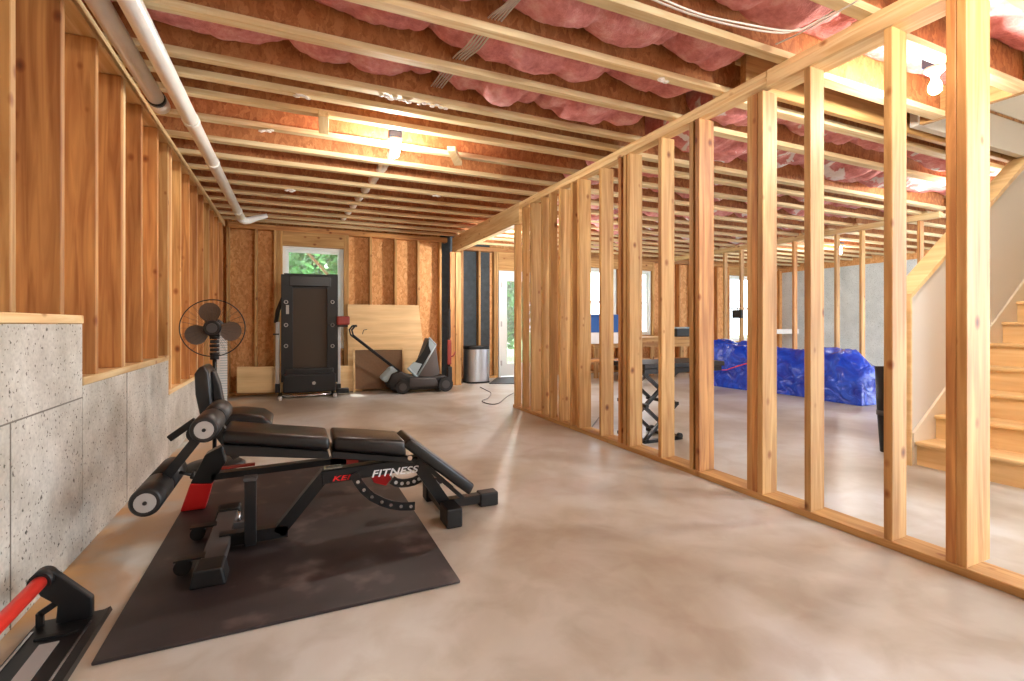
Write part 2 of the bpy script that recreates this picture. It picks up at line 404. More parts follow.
wall_with_holes('wall_back_right', 'osb', 3.58, 12.1, YD+.14, YD+.16, 0, ZS, [DR]+WR)
struct(MB().box(XR, XR+.2, 2.2, 9.06, 0, 2.42).build('wall_right', 'concw'))
struct(MB().box(XR, XR+.2, 2.2, 9.06, 2.42, ZS).build('wall_right_rim', 'osb'))

def window(name, x0, x1, z0, z1, Y, mull=True):
    f = thing(name, None, None, ((x0+x1)/2, Y+.08, z0), kind='structure')
    m = MB(); t = .05
    m.box(x0, x0+t, Y+.05, Y+.15, z0, z1).box(x1-t, x1, Y+.05, Y+.15, z0, z1).box(x0+t, x1-t, Y+.05, Y+.15, z0, z0+t).box(x0+t, x1-t, Y+.05, Y+.15, z1-t, z1)
    m.build('window_frame', 'frame', f)
    s = MB(); a, b, c, d = x0+t, x1-t, z0+t, z1-t; zm = (c+d)/2; q = .035
    for lo, hi, yo in ((c, zm+.02, .08), (zm-.02, d, .10)):
        s.box(a, a+q, Y+yo, Y+yo+.02, lo, hi).box(b-q, b, Y+yo, Y+yo+.02, lo, hi).box(a+q, b-q, Y+yo, Y+yo+.02, lo, lo+q).box(a+q, b-q, Y+yo, Y+yo+.02, hi-q, hi)
    s.build('window_sash', 'frame', f)
    MB().box(a+q, b-q, Y+.105, Y+.109, c+q, d-q).build('window_pane', 'glass', f)
window('window_1', *W1, YB)
for i, h in enumerate(WR): window('window_%d' % (i+2), *h, YD)
# white glazed door
d = thing('door_1', None, None, (4.19, YD+.08, 0), kind='structure')
m = MB(); m.box(3.72, 3.77, YD, YD+.15, 0, 2.10).box(4.61, 4.66, YD, YD+.15, 0, 2.10).box(3.77, 4.61, YD, YD+.15, 2.05, 2.10); m.build('door_frame', 'frame', d)
m = MB(); m.box(3.77, 3.90, YD+.02, YD+.065, .02, 2.05).box(4.48, 4.61, YD+.02, YD+.065, .02, 2.05).box(3.90, 4.48, YD+.02, YD+.065, .02, .27).box(3.90, 4.48, YD+.02, YD+.065, 1.90, 2.05)
leaf = m.build('door_leaf', 'frame', d)
MB().box(3.90, 4.48, YD+.04, YD+.045, .27, 1.90).build('door_pane', 'glass', d)
m = MB()
for z in (.28, 1.05, 1.82): m.box(3.755, 3.785, YD-.004, YD+.02, z-.05, z+.05)
m.build('door_hinge', 'steel', d)

# ------------------------------------------------------------------ timber framing
def stud(parent, x0, x1, y0, y1, z0, z1, mat='wood_z', name='stud'):
    o = MB().box(x0, x1, y0, y1, z0, z1).bevel(.003, 1).build(name, mat, parent, origin=((x0+x1)/2, (y0+y1)/2, z0))
    o.rotation_euler.z = random.uniform(-.02, .02); o.rotation_euler.y = random.uniform(-.0015, .0015); return o
# the near partition
pt = thing('stud_partition', 'open pine stud partition running down the middle of the basement floor', 'stud wall', (XP+.045, 3.3, 0))
zt1, zt2 = 2.464, 2.44
def near_edge(u): return PX(u, 400, XP).y
for (u, ply, depth) in [(514, 1, .089), (522, 1, .089), (530, 1, .14), (541, 1, .089), (549, 1, .089), (558, 1, .14), (570, 1, .089), (577, 1, .14),
                        (599, 1, .135), (618, 1, .089), (623, 1, .1), (627, 1, .13), (658, 1, .13), (689, 1, .10), (695, 1, .14),
                        (746.5, 1, .09), (751.5, 1, .09), (757, 1, .125), (804, 1, .115), (883, 1, .12), (945, 1, .09), (955.5, 1, .19)]:
    y1 = near_edge(u); zt = zt1 if u < 740 else zt2
    stud(pt, XP, XP+depth, y1-.038, y1-.001, .038, zt, 'wood_z' if random.random() < .7 else 'red_z')
MB().box(XP-.004, XP+.145, -.6, 5.64, 0, .038).bevel(.003, 1).build('bottom_plate', 'wood_y', pt)
MB().box(XP-.002, XP+.09, 2.02, 5.70, zt1, zt1+.038).bevel(.003, 1).build('top_plate', 'cream_y', pt)
MB().box(XP-.002, XP+.09, 2.02, 5.66, zt1+.039, ZJ).bevel(.003, 1).build('top_plate', 'cream_y', pt)
MB().box(XP-.010, XP+.145, -.6, 2.015, zt2, zt2+.06).bevel(.003, 1).build('top_plate', 'cream_y', pt)
MB().box(XP-.006, XP+.14, -.6, 2.015, zt2+.061, ZJ).bevel(.003, 1).build('top_plate', 'cream_y', pt)
# beam and its post
bm_ = thing('timber_beam', 'thick yellow timber beam carrying the joists from partition to back post', 'beam', (XP+.045, 6.9, 2.29))
MB().box(XP-.01, XP+.04, 5.45, YB-.02, 2.29, ZJ).bevel(.003, 1).build('ply', 'cream_y', bm_)
MB().box(XP+.041, XP+.09, 5.66, YB-.02, 2.29, ZJ).bevel(.003, 1).build('ply', 'cream_y', bm_)
ps = thing('timber_post', 'doubled pine post under the far end of the beam, beside trash can', 'post', (XP, YB-.06, 0))
stud(ps, XP-.07, XP+.02, YB-.10, YB-.062, 0, 2.287, 'red_z'); stud(ps, XP+.021, XP+.125, YB-.12, YB-.06, 0, 2.287, 'wood_z')
# left wall framing
lf = thing('wall_framing', 'row of pine studs on the stepped concrete wall beside white pipes', 'stud wall', (-.95, 4, 1.05))
k = 0; y = 1.44
while y < 8.15:
    zb = 1.09 if y < 2.86 else (.803 if y < 4.6 else .53)
    stud(lf, -1.028, XL-.002, y, y+.038, zb, 2.464, 'wood_z' if k in (2, 9, 13) else 'red_z')
    if k in (5, 8, 11): stud(lf, -1.028, XL-.004, y+.039, y+.077, zb, 2.464, 'cream_z')
    y += .405; k += 1
stud(lf, -1.028, XL-.002, 4.60, 4.618, .803, 2.464, 'wood_z')
stud(lf, -1.028, XL-.002, 4.625, 4.663, .53, 2.464, 'wood_z')
for y0, y1, z in ((-.5, 2.88, 1.052), (2.882, 4.62, .765), (4.624, 8.2, .492)):
    MB().box(-1.028, XL+.006, y0, y1, z, z+.038).bevel(.003, 1).build('bottom_plate', 'cream_y', lf)
MB().box(-1.028, XL+.004, -.5, 8.2, 2.465, 2.502).bevel(.003, 1).build('top_plate', 'cream_y', lf)
MB().box(-1.028, XL, -.5, 8.2, 2.503, ZJ).bevel(.003, 1).build('top_plate', 'cream_y', lf)
# back wall framing
bf = thing('wall_framing', 'studs and lintel around the far window on the orange board wall', 'stud wall', (.8, YB+.07, 0))
for x in (-.86, -.50, -.245, -.20, -.16, .765, .80, 1.16, 1.56, 1.94, 2.32):
    stud(bf, x, x+.038, YB, YB+.138, .04, 2.46, 'wood_z')
MB().box(-.84, 2.38, YB, YB+.138, 0, .038).build('bottom_plate', 'wood_x', bf)
MB().box(-.84, 2.46, YB, YB+.138, 2.462, ZJ).bevel(.003, 1).build('top_plate', 'red_x', bf)
MB().box(-.12, .76, YB+.002, YB+.136, 2.245, 2.461).bevel(.003, 1).build('lintel', 'wood_x', bf)
MB().box(-.12, .76, YB+.002, YB+.136, .615, .655).bevel(.003, 1).build('sill_plate', 'wood_x', bf)
for x in (.0, .36, .70): stud(bf, x, x+.038, YB, YB+.138, .04, .613, 'red_z')
# right part of back wall framing
rf = thing('wall_framing', 'studs around the glazed door and far bright windows behind the partition', 'stud wall', (7, YD+.07, 0))
for x in (2.95, 3.30, 3.62, 3.665, 4.70, 5.1, 5.5, 5.62, 6.58, 7.53, 7.9, 8.3, 8.7, 9.1, 9.5, 9.88, 10.9, 11.3, 11.7):
    stud(rf, x, x+.038, YD, YD+.138, .04, 2.46, 'wood_z' if random.random() < .5 else 'red_z')
MB().box(2.73, 3.70, YD, YD+.138, 0, .038).build('bottom_plate', 'wood_x', rf)
MB().box(4.70, 12, YD, YD+.138, 0, .038).build('bottom_plate', 'wood_x', rf)
MB().box(2.73, 12, YD, YD+.138, 2.462, ZJ).build('top_plate', 'red_x', rf)
for a, b_ in ((3.71, 4.69), (5.66, 7.52), (9.92, 10.89)):
    z0 = 2.265 if a > 4 else 2.105
    MB().box(a, b_, YD+.002, YD+.136, z0, 2.461).build('lintel', 'wood_x', rf)
for a, b_, z in ((5.66, 7.52, .795), (9.92, 10.89, .615)):
    MB().box(a, b_, YD+.002, YD+.136, z-.04, z).build('sill_plate', 'wood_x', rf)
# second partition beyond the tarp
p2 = thing('stud_partition', 'far open stud partition behind the blue tarp before pale concrete wall', 'stud wall', (7.85, 6, 0))
X2 = 7.8
for u in (723, 739, 767, 792, 834, 859, 917):
    y1 = PX(u, 380, X2).y; stud(p2, X2, X2+.089, y1-.038, y1, .038, 2.46, 'red_z' if u in (792, 917) else 'wood_z')
MB().box(X2, X2+.089, 3.6, 8.85, 0, .037).build('bottom_plate', 'wood_y', p2)
MB().box(X2-.002, X2+.091, 3.6, 8.88, 2.462, ZJ).bevel(.003, 1).build('top_plate', 'cream_y', p2)

# ------------------------------------------------------------------ joists
def joist_proto(x0, x1, loc, fw=.062):
    t = thing('floor_joist', None, 'joist', loc)
    L = x1-x0
    def part(name, mat, y, z0, z1, wd):
        m = MB().box(-L/2, L/2, y-wd/2, y+wd/2, z0, z1)
        me = m.build(name, mat); me.parent = t; return me
    return t, [part('web', 'web', 0, .037, .262, .012), part('bottom_flange', 'flange', 0, 0, .038, fw), part('top_flange', 'flange', 0, .262, .299, fw)]
pa, pak = joist_proto(-1.02, 2.66, (.82, JY[0], ZJ+.001))
pb, pbk = joist_proto(2.60, 7.80, (5.20, JY[0], ZJ+.001), .075)
pc, pck = joist_proto(2.60, 4.28, (3.44, JY[0], ZJ+.001), .075)
pd, pdk = joist_proto(7.82, 12.0, (9.91, JY[0], ZJ+.001))
nJ = len(JY)
for i, y in enumerate(JY):
    n = nJ - i; o = pa if i == 0 else copy_tree(pa, pak)
    o.location = (.82, y, ZJ+.001)
    tag(o, 'wood I-joist over the gym side of the partition, %s from the back wall' % ORD[n], 'joist', 'I-joists over the gym side')
JR = [y+.066 for y in JY if y not in (3.25,)] + [8.62]
lo = [y for y in JR if y < 2.05]; hi = [y for y in JR if y > 2.25]
for i, y in enumerate(lo):
    o = pc if i == 0 else copy_tree(pc, pck); o.location = (3.44, y, ZJ+.001)
    tag(o, 'short wood I-joist running to the stair opening trimmer, %s from the stair header' % ORD[len(lo)-i], 'joist', 'short I-joists beside stairwell')
for i, y in enumerate(hi):
    n = len(hi)-i
    o = pb if i == 0 else copy_tree(pb, pbk); o.location = (5.20, y, ZJ+.001)
    tag(o, 'wood I-joist above the tarp side of the partition, %s from back wall' % ORD[n], 'joist', 'I-joists over the tarp side')
    o = pd if i == 0 else copy_tree(pd, pdk); o.location = (9.91, y-.06, ZJ+.001)
    tag(o, 'wood I-joist beyond the far partition by concrete wall, %s from back wall' % ORD[n], 'joist', 'I-joists by the pale concrete wall')
tm = MB().box(4.285, 4.33, -.6, 2.10, ZJ, ZS).bevel(.003, 1).build('trimmer_joist', 'wood_y'); tag(tm, 'solid orange-yellow timber trimmer along the near edge of stair opening', 'joist')
hd = MB().box(2.62, 7.78, 2.225, 2.268, ZJ, ZS).bevel(.003, 1).build('header_joist', 'wood_x'); tag(hd, 'solid timber header behind the ceiling bulb nearest the stairs', 'joist')
# blocks nailed between the doubled joists
for i, (u, v, lab) in enumerate([(325, 122, 'short wood block between joists left of the bare bulb'), (453, 155, 'slanted wood block between joists right of the bare bulb')]):
    p = PZ(u, v, ZJ-.01)
    o = MB().bar((p.x-.02 if i == 0 else p.x-.07, p.y-.18, ZJ-.022), (p.x if i == 0 else p.x+.10, p.y+.16, ZJ-.022), .07, .042).bevel(.003, 1).build('wood_block', 'cream_y', origin=p)
    tag(o, lab, 'wood block')

# ------------------------------------------------------------------ insulation
def batt(x0, x1, y0, y1, sag, seed, label, group, mat='insul'):
    nx, ny = int((x1-x0)/.03)+2, 13; m = MB(); bm = m.bm; top = ZS-.004
    g = []
    for i in range(nx):
        x = x0+(x1-x0)*i/(nx-1); row = []
        seg = noise.noise(Vector((x*.9, seed, 0)))
        wob = .5*noise.noise(Vector((x*1.1, y0, seed)))
        lump = abs(math.sin(x*3.6+seed*2.1 + 2.2*wob))**.38 * (.80+.35*abs(math.sin(x*8.3+seed*5+3*wob))**.5)
        for j in range(ny):
            t = j/(ny-1); y = y0+(y1-y0)*t
            edge = (1-abs(2*t-1)**3.2)
            z = top - .045 - sag*(.30+.70*lump)*edge*(.85+.45*seg) - .03*noise.noise(Vector((x*7, y*7, seed))) - .014*noise.noise(Vector((x*19, y*19, seed)))
            row.append(bm.verts.new((x, y + .006*noise.noise(Vector((x*6, z*5, seed))), z)))
        g.append(row)
    for i in range(nx-1):
        for j in range(ny-1):
            f = bm.faces.new((g[i][j], g[i+1][j], g[i+1][j+1], g[i][j+1])); f.smooth = True
    a = [[bm.verts.new((r[j].co.x, r[j].co.y, top)) for j in (0, ny-1)] for r in g]
    for i in range(nx-1):
        bm.faces.new((g[i][0], a[i][0], a[i+1][0], g[i+1][0])); bm.faces.new((g[i][-1], g[i+1][-1], a[i+1][1], a[i][1]))
        bm.faces.new((a[i][0], a[i][1], a[i+1][1], a[i+1][0]))
    for i in (0, nx-1): bm.faces.new(g[i]+[a[i][1], a[i][0]])
    o = m.build('insulation_batt', mat, origin=((x0+x1)/2, (y0+y1)/2, top)); tag(o, label, 'insulation', group); return o
nb = 0
for i in range(len(JY)-1):
    y0, y1 = JY[i]+.009, JY[i+1]-.009
    if y1-y0 < .3: continue
    x0 = -1.0
    batt(x0, 2.5, y0, y1, .215 if y0 < 3 else .12, i*3.1+1, 'pink fibreglass sagging between gym-side joists, in the %s bay from the back wall' % ORD[len(JY)-1-i], 'insulation over the gym side')
for i in range(len(hi)-1):
    y0, y1 = hi[i]+.009, hi[i+1]-.009
    if y1-y0 < .3: continue
    batt(2.7, 7.75, y0, y1, .23, i*2.3+9, 'pink fibreglass between joists beyond the near partition, in the %s bay from back wall' % ORD[len(hi)-1-i], 'insulation over the tarp side', 'insult')
for i in range(len(lo)-1):
    batt(2.62, 4.25, lo[i]+.009, lo[i+1]-.009, .10, i*1.7+4, 'pink fibreglass beside the stair opening, in the %s bay from stair header' % ORD[len(lo)-1-i], 'insulation beside stairwell')
batt(2.62, 4.25, lo[-1]+.009, 2.21, .03, 44, 'pink fibreglass directly behind the bare bulb by the stairs', 'insulation beside stairwell')

# ------------------------------------------------------------------ pipes, ducts, cables
pp = thing('drain_pipe', 'long shiny white pipe hung below joists along the left wall, ending in an elbow', 'pipe', (-.64, 4, 2.44))
xe = -.60; zc = 2.44
MB().tube([(-.655, -.5, zc), (-.60, 7.3, zc-.0)], .047, 20).build('pipe_run', 'galv', pp)
for y in (3.95, 4.9, 6.9):
    x = -.655+.055*(y+.5)/7.8
    MB().tube([(x, y-.03, zc), (x, y+.03, zc)], .053, 20).build('coupling', 'galv', pp)
arc = [(-.60, 7.25, zc), (-.598, 7.36, zc-.01), (-.57, 7.43, zc-.012), (-.52, 7.46, zc+.0), (-.40, 7.48, zc+.055), (-.30, 7.49, zc+.09)]
MB().tube(arc, .047, 16, rs=[.05, .05, .05, .046, .035, .03]).build('elbow', 'white', pp)
p2_ = thing('metal_duct', 'shorter metal pipe between left top plate and long white pipe', 'pipe', (-.765, 2, 2.45))
MB().tube([(-.765, -.5, 2.45), (-.765, 3.75, 2.45)], .046, 20).build('pipe_run', 'galv', p2_)
MB().tube([(-.765, 3.66, 2.45), (-.765, 3.70, 2.45)], .051, 20).build('coupling', 'black', p2_)
MB().tube([(-.765, 3.70, 2.45), (-.765, 3.80, 2.45)], .054, 20).build('collar', 'galv', p2_)
m = MB(); pts = []
for k in range(70):
    y = 4.45+k*.05; pts.append((.86-.05*(y-4.5), y, 2.632 + .012*math.cos(y*2*PI/.44)))
m.tube(pts, .045, 10, rs=[.044+.004*(k % 2) for k in range(70)])
tag(m.build('flexible_duct', 'poly'), 'white flexible duct dipping below the joists beyond the bare bulb', 'duct')
def cable(name, pts, r, mat, label, cat='cable', smooth=4):
    P = [Vector(p) for p in pts]; out = []
    for i in range(len(P)-1):
        a, b, c, d = P[max(i-1, 0)], P[i], P[i+1], P[min(i+2, len(P)-1)]
        for s in range(smooth):
            t = s/smooth; out.append(.5*((2*b)+(c-a)*t+(2*a-5*b+4*c-d)*t*t+(3*b-a-3*c+d)*t**3))
    out.append(P[-1]); o = MB().tube(out, r, 6).build(name, mat, origin=P[0]); tag(o, label, cat); return o
cable('electric_cable', [PZ(u, v, z) for u, v, z in ((655, -4, 2.52), (700, 14, 2.52), (745, 24, 2.50), (790, 31, 2.51), (812, 24, 2.53), (862, -6, 2.6))], .005, 'cable', 'white cable looping under the joists above the partition post')
cable('electric_cable', [PZ(u, v, z) for u, v, z in ((640, -6, 2.53), (690, 14, 2.53), (740, 27, 2.51), (782, 33, 2.53), (800, 28, 2.56))], .005, 'cable', 'second white cable just under the looping one near partition post')
cable('electric_cable', [PZ(u, v, z) for u, v, z in ((776, 44, 2.525), (800, 33, 2.495), (850, 5, 2.50), (870, -8, 2.51))], .004, 'cable', 'thin white cable crossing the near bay above the partition plate')
# bundle of white cables pulled through the near joists
bx = .92
for k in range(5):
    x = bx+.018*k
    cable('electric_cable', [(x+.12, .6, 2.62), (x+.07, 1.3, 2.60), (x+.05, 1.91, 2.625), (x+.02, 2.12, 2.58+.01*k), (x, 2.35, 2.62), (x-.04, 2.56, 2.58), (x-.05, 2.79, 2.62), (x-.06, 3.3, 2.66)], .005, 'cable',
          'white cable in the bundle threading the near joists, %s of five' % ORD[k+1])
for i, (u, v, lab) in enumerate([(398, 92, 'long white poly scrap stapled on a joist above the bulb'), (440, 93, 'white poly scrap with pink fibres right of the longest scrap'), (656, 85, 'small white scrap hanging from a joist near the partition'),
                                 (146, 78, 'small white scrap beside the duct end'), (302, 105, 'small pink and white scrap on a joist left of wood block'), (267, 137, 'white scrap on joist near the left pipe'), (290, 185, 'white scrap hanging near the far window'), (435, 197, 'round white scrap above the mower')]):
    p = PZ(u, v, ZJ-.004); p.y = min(JY, key=lambda q: abs(q-p.y)); m = MB(); L = .09 if i < 2 else .035
    for k in range(7):
        q = p + Vector(((k-3)*L/3, random.uniform(-.02, .02), random.uniform(-.012, .006)))
        bmesh.ops.create_icosphere(m.bm, subdivisions=1, radius=random.uniform(.010, .018), matrix=Matrix.Translation(q) @ Matrix.Diagonal((1.5, 1, .7, 1)))
    tag(m.build('plastic_scrap', 'poly', origin=p), lab, 'scrap', 'plastic scraps on the joists')

# ------------------------------------------------------------------ bare bulbs and added fill bulbs
def lampholder(p, label, z=ZJ, bulb='bulb'):
    t = thing('ceiling_bulb', label, 'light', (p[0], p[1], z))
    x, y = p
    MB().box(x-.05, x+.05, y-.045, y+.045, z-.0, z+.07).bevel(.006, 2).build('junction_box', 'box', t)
    MB().lathe([(.055, .0), (.055, -.012), (.035, -.03), (.022, -.045), (.02, -.055)], (x, y, z), 20).build('lampholder', 'white', t)
    MB().lathe([(.014, -.05), (.018, -.07), (.029, -.095), (.033, -.115), (.029, -.135), (.016, -.149), (.003, -.153)], (x, y, z), 16).build('bulb', bulb, t)
    if z < ZJ: MB().tube([(x, y, z+.06), (x, y, ZJ+.02)], .005, 8).build('cord', 'cableg', t)  # only the added bulb near the door hangs on this cord
q = PZ(395, 150, ZJ-.09); lampholder((q.x, q.y), 'bare glowing bulb under the joists over the gym side', ZJ+.0)
q = PZ(935, 87, ZJ-.11); lampholder((q.x, q.y), 'bare glowing bulb close to the stairs behind the partition posts', ZJ)
q = PZ(840, 251, ZJ-.09); lampholder((q.x, q.y), 'bare glowing bulb far off before the pale concrete wall', ZJ)
lampholder((3.33, 6.85), 'added fill bulb on a cord hidden by the far partition studs near door', 2.2, 'bulb_fill')  # hidden bulb added to brighten the back wall and far floor
lampholder((2.2, .5), 'added fill bulb above the frame beside the partition plate', ZJ)  # unseen bulb added to light the left wall studs from the right
lampholder((5.4, 1.55), 'added fill bulb high in the stairwell over the steps', 4.99)  # unseen bulb added to brighten the white stair wall

lampholder((6.55, 2.76), 'added fill bulb just behind the stair wall beyond the post', ZJ)  # hidden bulb added to light the tarp and the far area

# ------------------------------------------------------------------ staircase
st = thing('staircase', 'pale wooden staircase climbing to the right beside the white wall', 'stairs', (4.24, 1.6, 0))
NS, RI, RUN, YA, YZ = 14, .178, .254, 1.08, 2.10
for k in range(NS):
    x = 4.25+k*RUN; z = (k+1)*RI
    MB().box(x, x+.018, YA, YZ, k*RI, z-.028).build('riser', 'stairw', st)
    MB().box(x-.03, x+RUN+.018, YA, YZ, z-.027, z).bevel(.009, 2).build('tread', 'stairw', st)
sk = MB(); x0 = 4.22
sk.prism([(x0, 2.102, 0), (x0, 2.102, .24), (x0+NS*RUN, 2.102, .24+NS*RI), (x0+NS*RUN, 2.102, NS*RI-.3), (x0+.4, 2.102, 0)], (0, .018, 0)).build('skirt_board', 'skirt', st)
# drywall of the stair (stair side), the raking top and the wall above the floor opening
wv = MB()
wv.prism([(4.20, 2.122, 0), (4.20, 2.122, 1.255), (6.02, 2.122, 2.52), (8, 2.122, 2.52), (8, 2.122, 0)], (0, .10, 0))
wv.box(4.34, 8, 2.123, 2.19, 2.86, 5.0); wv.box(6.1, 8, 2.123, 2.22, 2.52, 2.86)
wv.box(4.34, 8, 2.135, 2.19, 2.56, 2.86)
struct(wv.build('wall_stair', 'drywall'))
cp = MB().prism([(4.185, 2.10, 1.24), (4.185, 2.10, 1.275), (6.04, 2.10, 2.56), (6.07, 2.10, 2.535)], (0, .145, 0))
cp.box(4.18, 4.199, 2.104, 2.24, 0, 1.25)
struct(cp.build('trim_2', 'stairw'))
struct(MB().box(4.34, 8, 1.0, 1.06, 2.86, 5.0).box(8, 8.1, 1, 2.2, 2.86, 5).box(4.3, 8.1, 1.0, 2.2, 5.0, 5.05).box(4.3, 4.34, 1.0, 2.2, 2.88, 5).build('wall_stair_upper', 'drywall'))  # unseen upper enclosure, its lid added to shut out sky light

struct(MB().box(4.45, 8, .98, 1.06, 0, 2.86).build('wall_stair_light_block', 'drywall'))  # unseen wall added to shade the stairs from the open sky
# ------------------------------------------------------------------ floor mat
m = MB().box(-.56, .625, 1.90, 4.0, .0, .012).bevel(.003, 1)
ma = m.build('exercise_mat', 'rubber', origin=(.03, 2.9, 0)); tag(ma, 'large dark rubber exercise mat lying under the weight bench', 'mat')
# ------------------------------------------------------------------ weight bench
wb = thing('weight_bench', 'black padded adjustable weight bench with lettered frame standing on the mat', 'weight bench', (.1, 2.65, .012))
YC = 2.62
def padprism(name, uv, Y, dy, mat='vinyl', bev=.018):
    return MB().prism(polyY(uv, Y), (0, dy, 0)).bevel(bev, 3, True).build(name, mat, wb)
padprism('back_pad', [(222, 431), (330, 438), (330, 451), (222, 444)], 2.50, .27)
padprism('seat_pad', [(334, 437), (406, 441), (407, 457), (334, 451)], 2.50, .27)
padprism('decline_pad', [(402, 446), (411, 438), (475, 485), (470, 496)], 2.50, .25, bev=.012)
MB().prism(polyY([(222, 444), (328, 451), (330, 459), (226, 456)], 2.53), (0, .20, 0)).bevel(.004, 1).build('pad_bracket', 'black', wb)
MB().prism(polyY([(332, 451), (408, 457), (414, 463), (332, 459)], 2.53), (0, .20, 0)).bevel(.004, 1).build('pad_bracket', 'black', wb)
# frame: floor spine, rising tube, main tube
def pc_(u, v, Y=YC): return PY(u, v, Y)
w_ = .06
rb = PZ(232, 540, .05)
S0 = Vector((-.30, YC, .055)); S1 = Vector((PY(283, 533, YC).x, YC, .055)); S2 = PY(324, 477, YC-.03); S2.y = YC; S3 = PY(418, 463, YC-.03); S3.y = YC
MB().bar(S0, S1+Vector((.022, 0, 0)), .055, .055).build('floor_spine', 'black', wb)
MB().bar(S1-Vector((.02, 0, .005)), S2+Vector((.01, 0, .012)), .055, .055).build('rising_tube', 'black', wb)
MB().bar(S2-Vector((.01, 0, .004)), S3, .066, .066).bevel(.004, 1).build('main_tube', 'black', wb)
ch = MB(); a = S2+Vector((.005, 0, .036)); b2 = S2+Vector((.085, 0, .038))
ch.bar(a+Vector((0, .02, 0)), b2+Vector((0, .02, 0)), .008, .004).bar(a+Vector((0, -.02, 0)), b2+Vector((0, -.02, 0)), .008, .004).bar(a+Vector((0, -.022, 0)), a+Vector((0, .022, 0)), .008, .004)
ch.build('end_rim', 'chrome', wb)
# rear crossbar with feet, wheels
MB().box(-.345, -.255, 2.34, 2.98, .03, .075).bevel(.006, 2).build('rear_crossbar', 'grey', wb)
for y0, y1 in ((2.25, 2.37), (2.94, 3.04)): 
    MB().prism([(-.365, y0, .013), (-.235, y0, .013), (-.25, y0, .085), (-.35, y0, .085)], (0, y1-y0, 0)).bevel(.008, 2).build('rubber_foot', 'blackm', wb)
for y in (2.42, 2.78):
    MB().tube([(-.41, y-.02, .045), (-.41, y+.02, .045)], .032, 16).build('transport_wheel', 'blackm', wb)
    MB().bar((-.44, y, .075), (-.33, y, .075), .05, .008).build('wheel_bracket', 'black', wb)
# upright post with cap and pull pin
pb_ = PY(250, 536, YC-.09); pt_ = PY(250, 479, YC-.09)
MB().bar((pb_.x, YC-.06, .035), (pb_.x, YC-.06, pt_.z-.01), .048, .048, (0, 1, 0)).bevel(.004, 1).build('upright_post', 'black', wb)
MB().box(pb_.x-.027, pb_.x+.027, YC-.087, YC-.033, pt_.z-.012, pt_.z+.004).build('post_cap', 'grey', wb)
pn = PY(239, 516, 2.72); MB().tube([pn+Vector((0, 0, -.04)), pn+Vector((0, 0, .02))], .008, 10).build('pull_pin', 'chrome', wb)
MB().bar(pn+Vector((-.02, 0, -.05)), pn+Vector((.03, 0, -.05)), .03, .05).build('pin_bracket', 'grey', wb)
# toothed adjustment arc hanging below the main tube
def arcplate(name, pts_uv, Y, wd, thick, parent, holes=True, hm='chrome'):
    P = polyY(pts_uv, Y); out, inn = [], []
    for i, p in enumerate(P):
        d = (P[min(i+1, len(P)-1)]-P[max(i-1, 0)]).normalized(); n = Vector((-d.z, 0, d.x))
        out.append(p+n*wd/2); inn.append(p-n*wd/2)
    o = MB().prism(out+inn[::-1], (0, thick, 0)).build(name, 'black', parent)
    if holes:
        for p in P[1:-1] if len(P) > 4 else P:
            MB().tube([p+Vector((0, -.0012, 0)), p+Vector((0, .002, 0))], wd*.22, 8).build('adjustment_hole', hm, o)
    return o
arcplate('adjustment_arc', [(354, 474), (358, 482), (364, 490), (372, 497), (382, 502), (391, 505), (401, 506.5), (411, 506.5), (415, 506)], 2.56, .042, .008, wb)
MB().prism(polyY([(370, 474), (389, 474), (392, 479), (386, 486), (374, 483)], 2.72), (0, .05, 0)).bevel(.004, 1).build('red_bracket', 'red', wb)
arcplate('adjustment_arc', [(392, 480), (396, 482.5), (402, 483.5), (408, 483), (414, 481.5), (419, 479), (424, 475), (427, 472)], 2.70, .046, .008, wb, hm='whitet')
# front leg, crossbar, forward foot
lt = PY(416, 462, YC-.02); lb = Vector((.80, YC-.02, .06))
MB().bar((lt.x, YC, lt.z), (lt.x+.16, YC, .07), .062, .06).build('front_leg', 'black', wb)
LX = lt.x+.16
MB().box(LX-.03, LX+.03, 2.50, 2.86, .03, .085).bevel(.006, 2).build('front_crossbar', 'black', wb)
for y0, y1 in ((2.42, 2.56), (2.84, 2.94)):
    MB().box(LX-.042, LX+.042, y0, y1, .0, .10).bevel(.008, 2).build('rubber_foot', 'blackm', wb)
MB().box(LX+.03, LX+.30, YC+.02, YC+.08, .02, .07).bevel(.004, 1).build('forward_foot_bar', 'black', wb)
MB().box(LX+.22, LX+.33, YC+.01, YC+.09, .0, .078).bevel(.008, 2).build('rubber_foot', 'blackm', wb)
# links under decline pad
for Y in (2.56, 2.68):
    MB().bar(PY(418, 459, Y), PY(452, 488, Y), .012, .022).build('pad_link', 'black', wb)
MB().bar(PY(442, 480, 2.6), PY(462, 497, 2.6), .05, .02).build('slide_rail', 'blackm', wb)
MB().tube([PY(410, 458, 2.515), PY(410, 458, 2.50)+Vector((0, .0, 0))], .012, 14).build('pivot_bolt', 'chrome', wb)
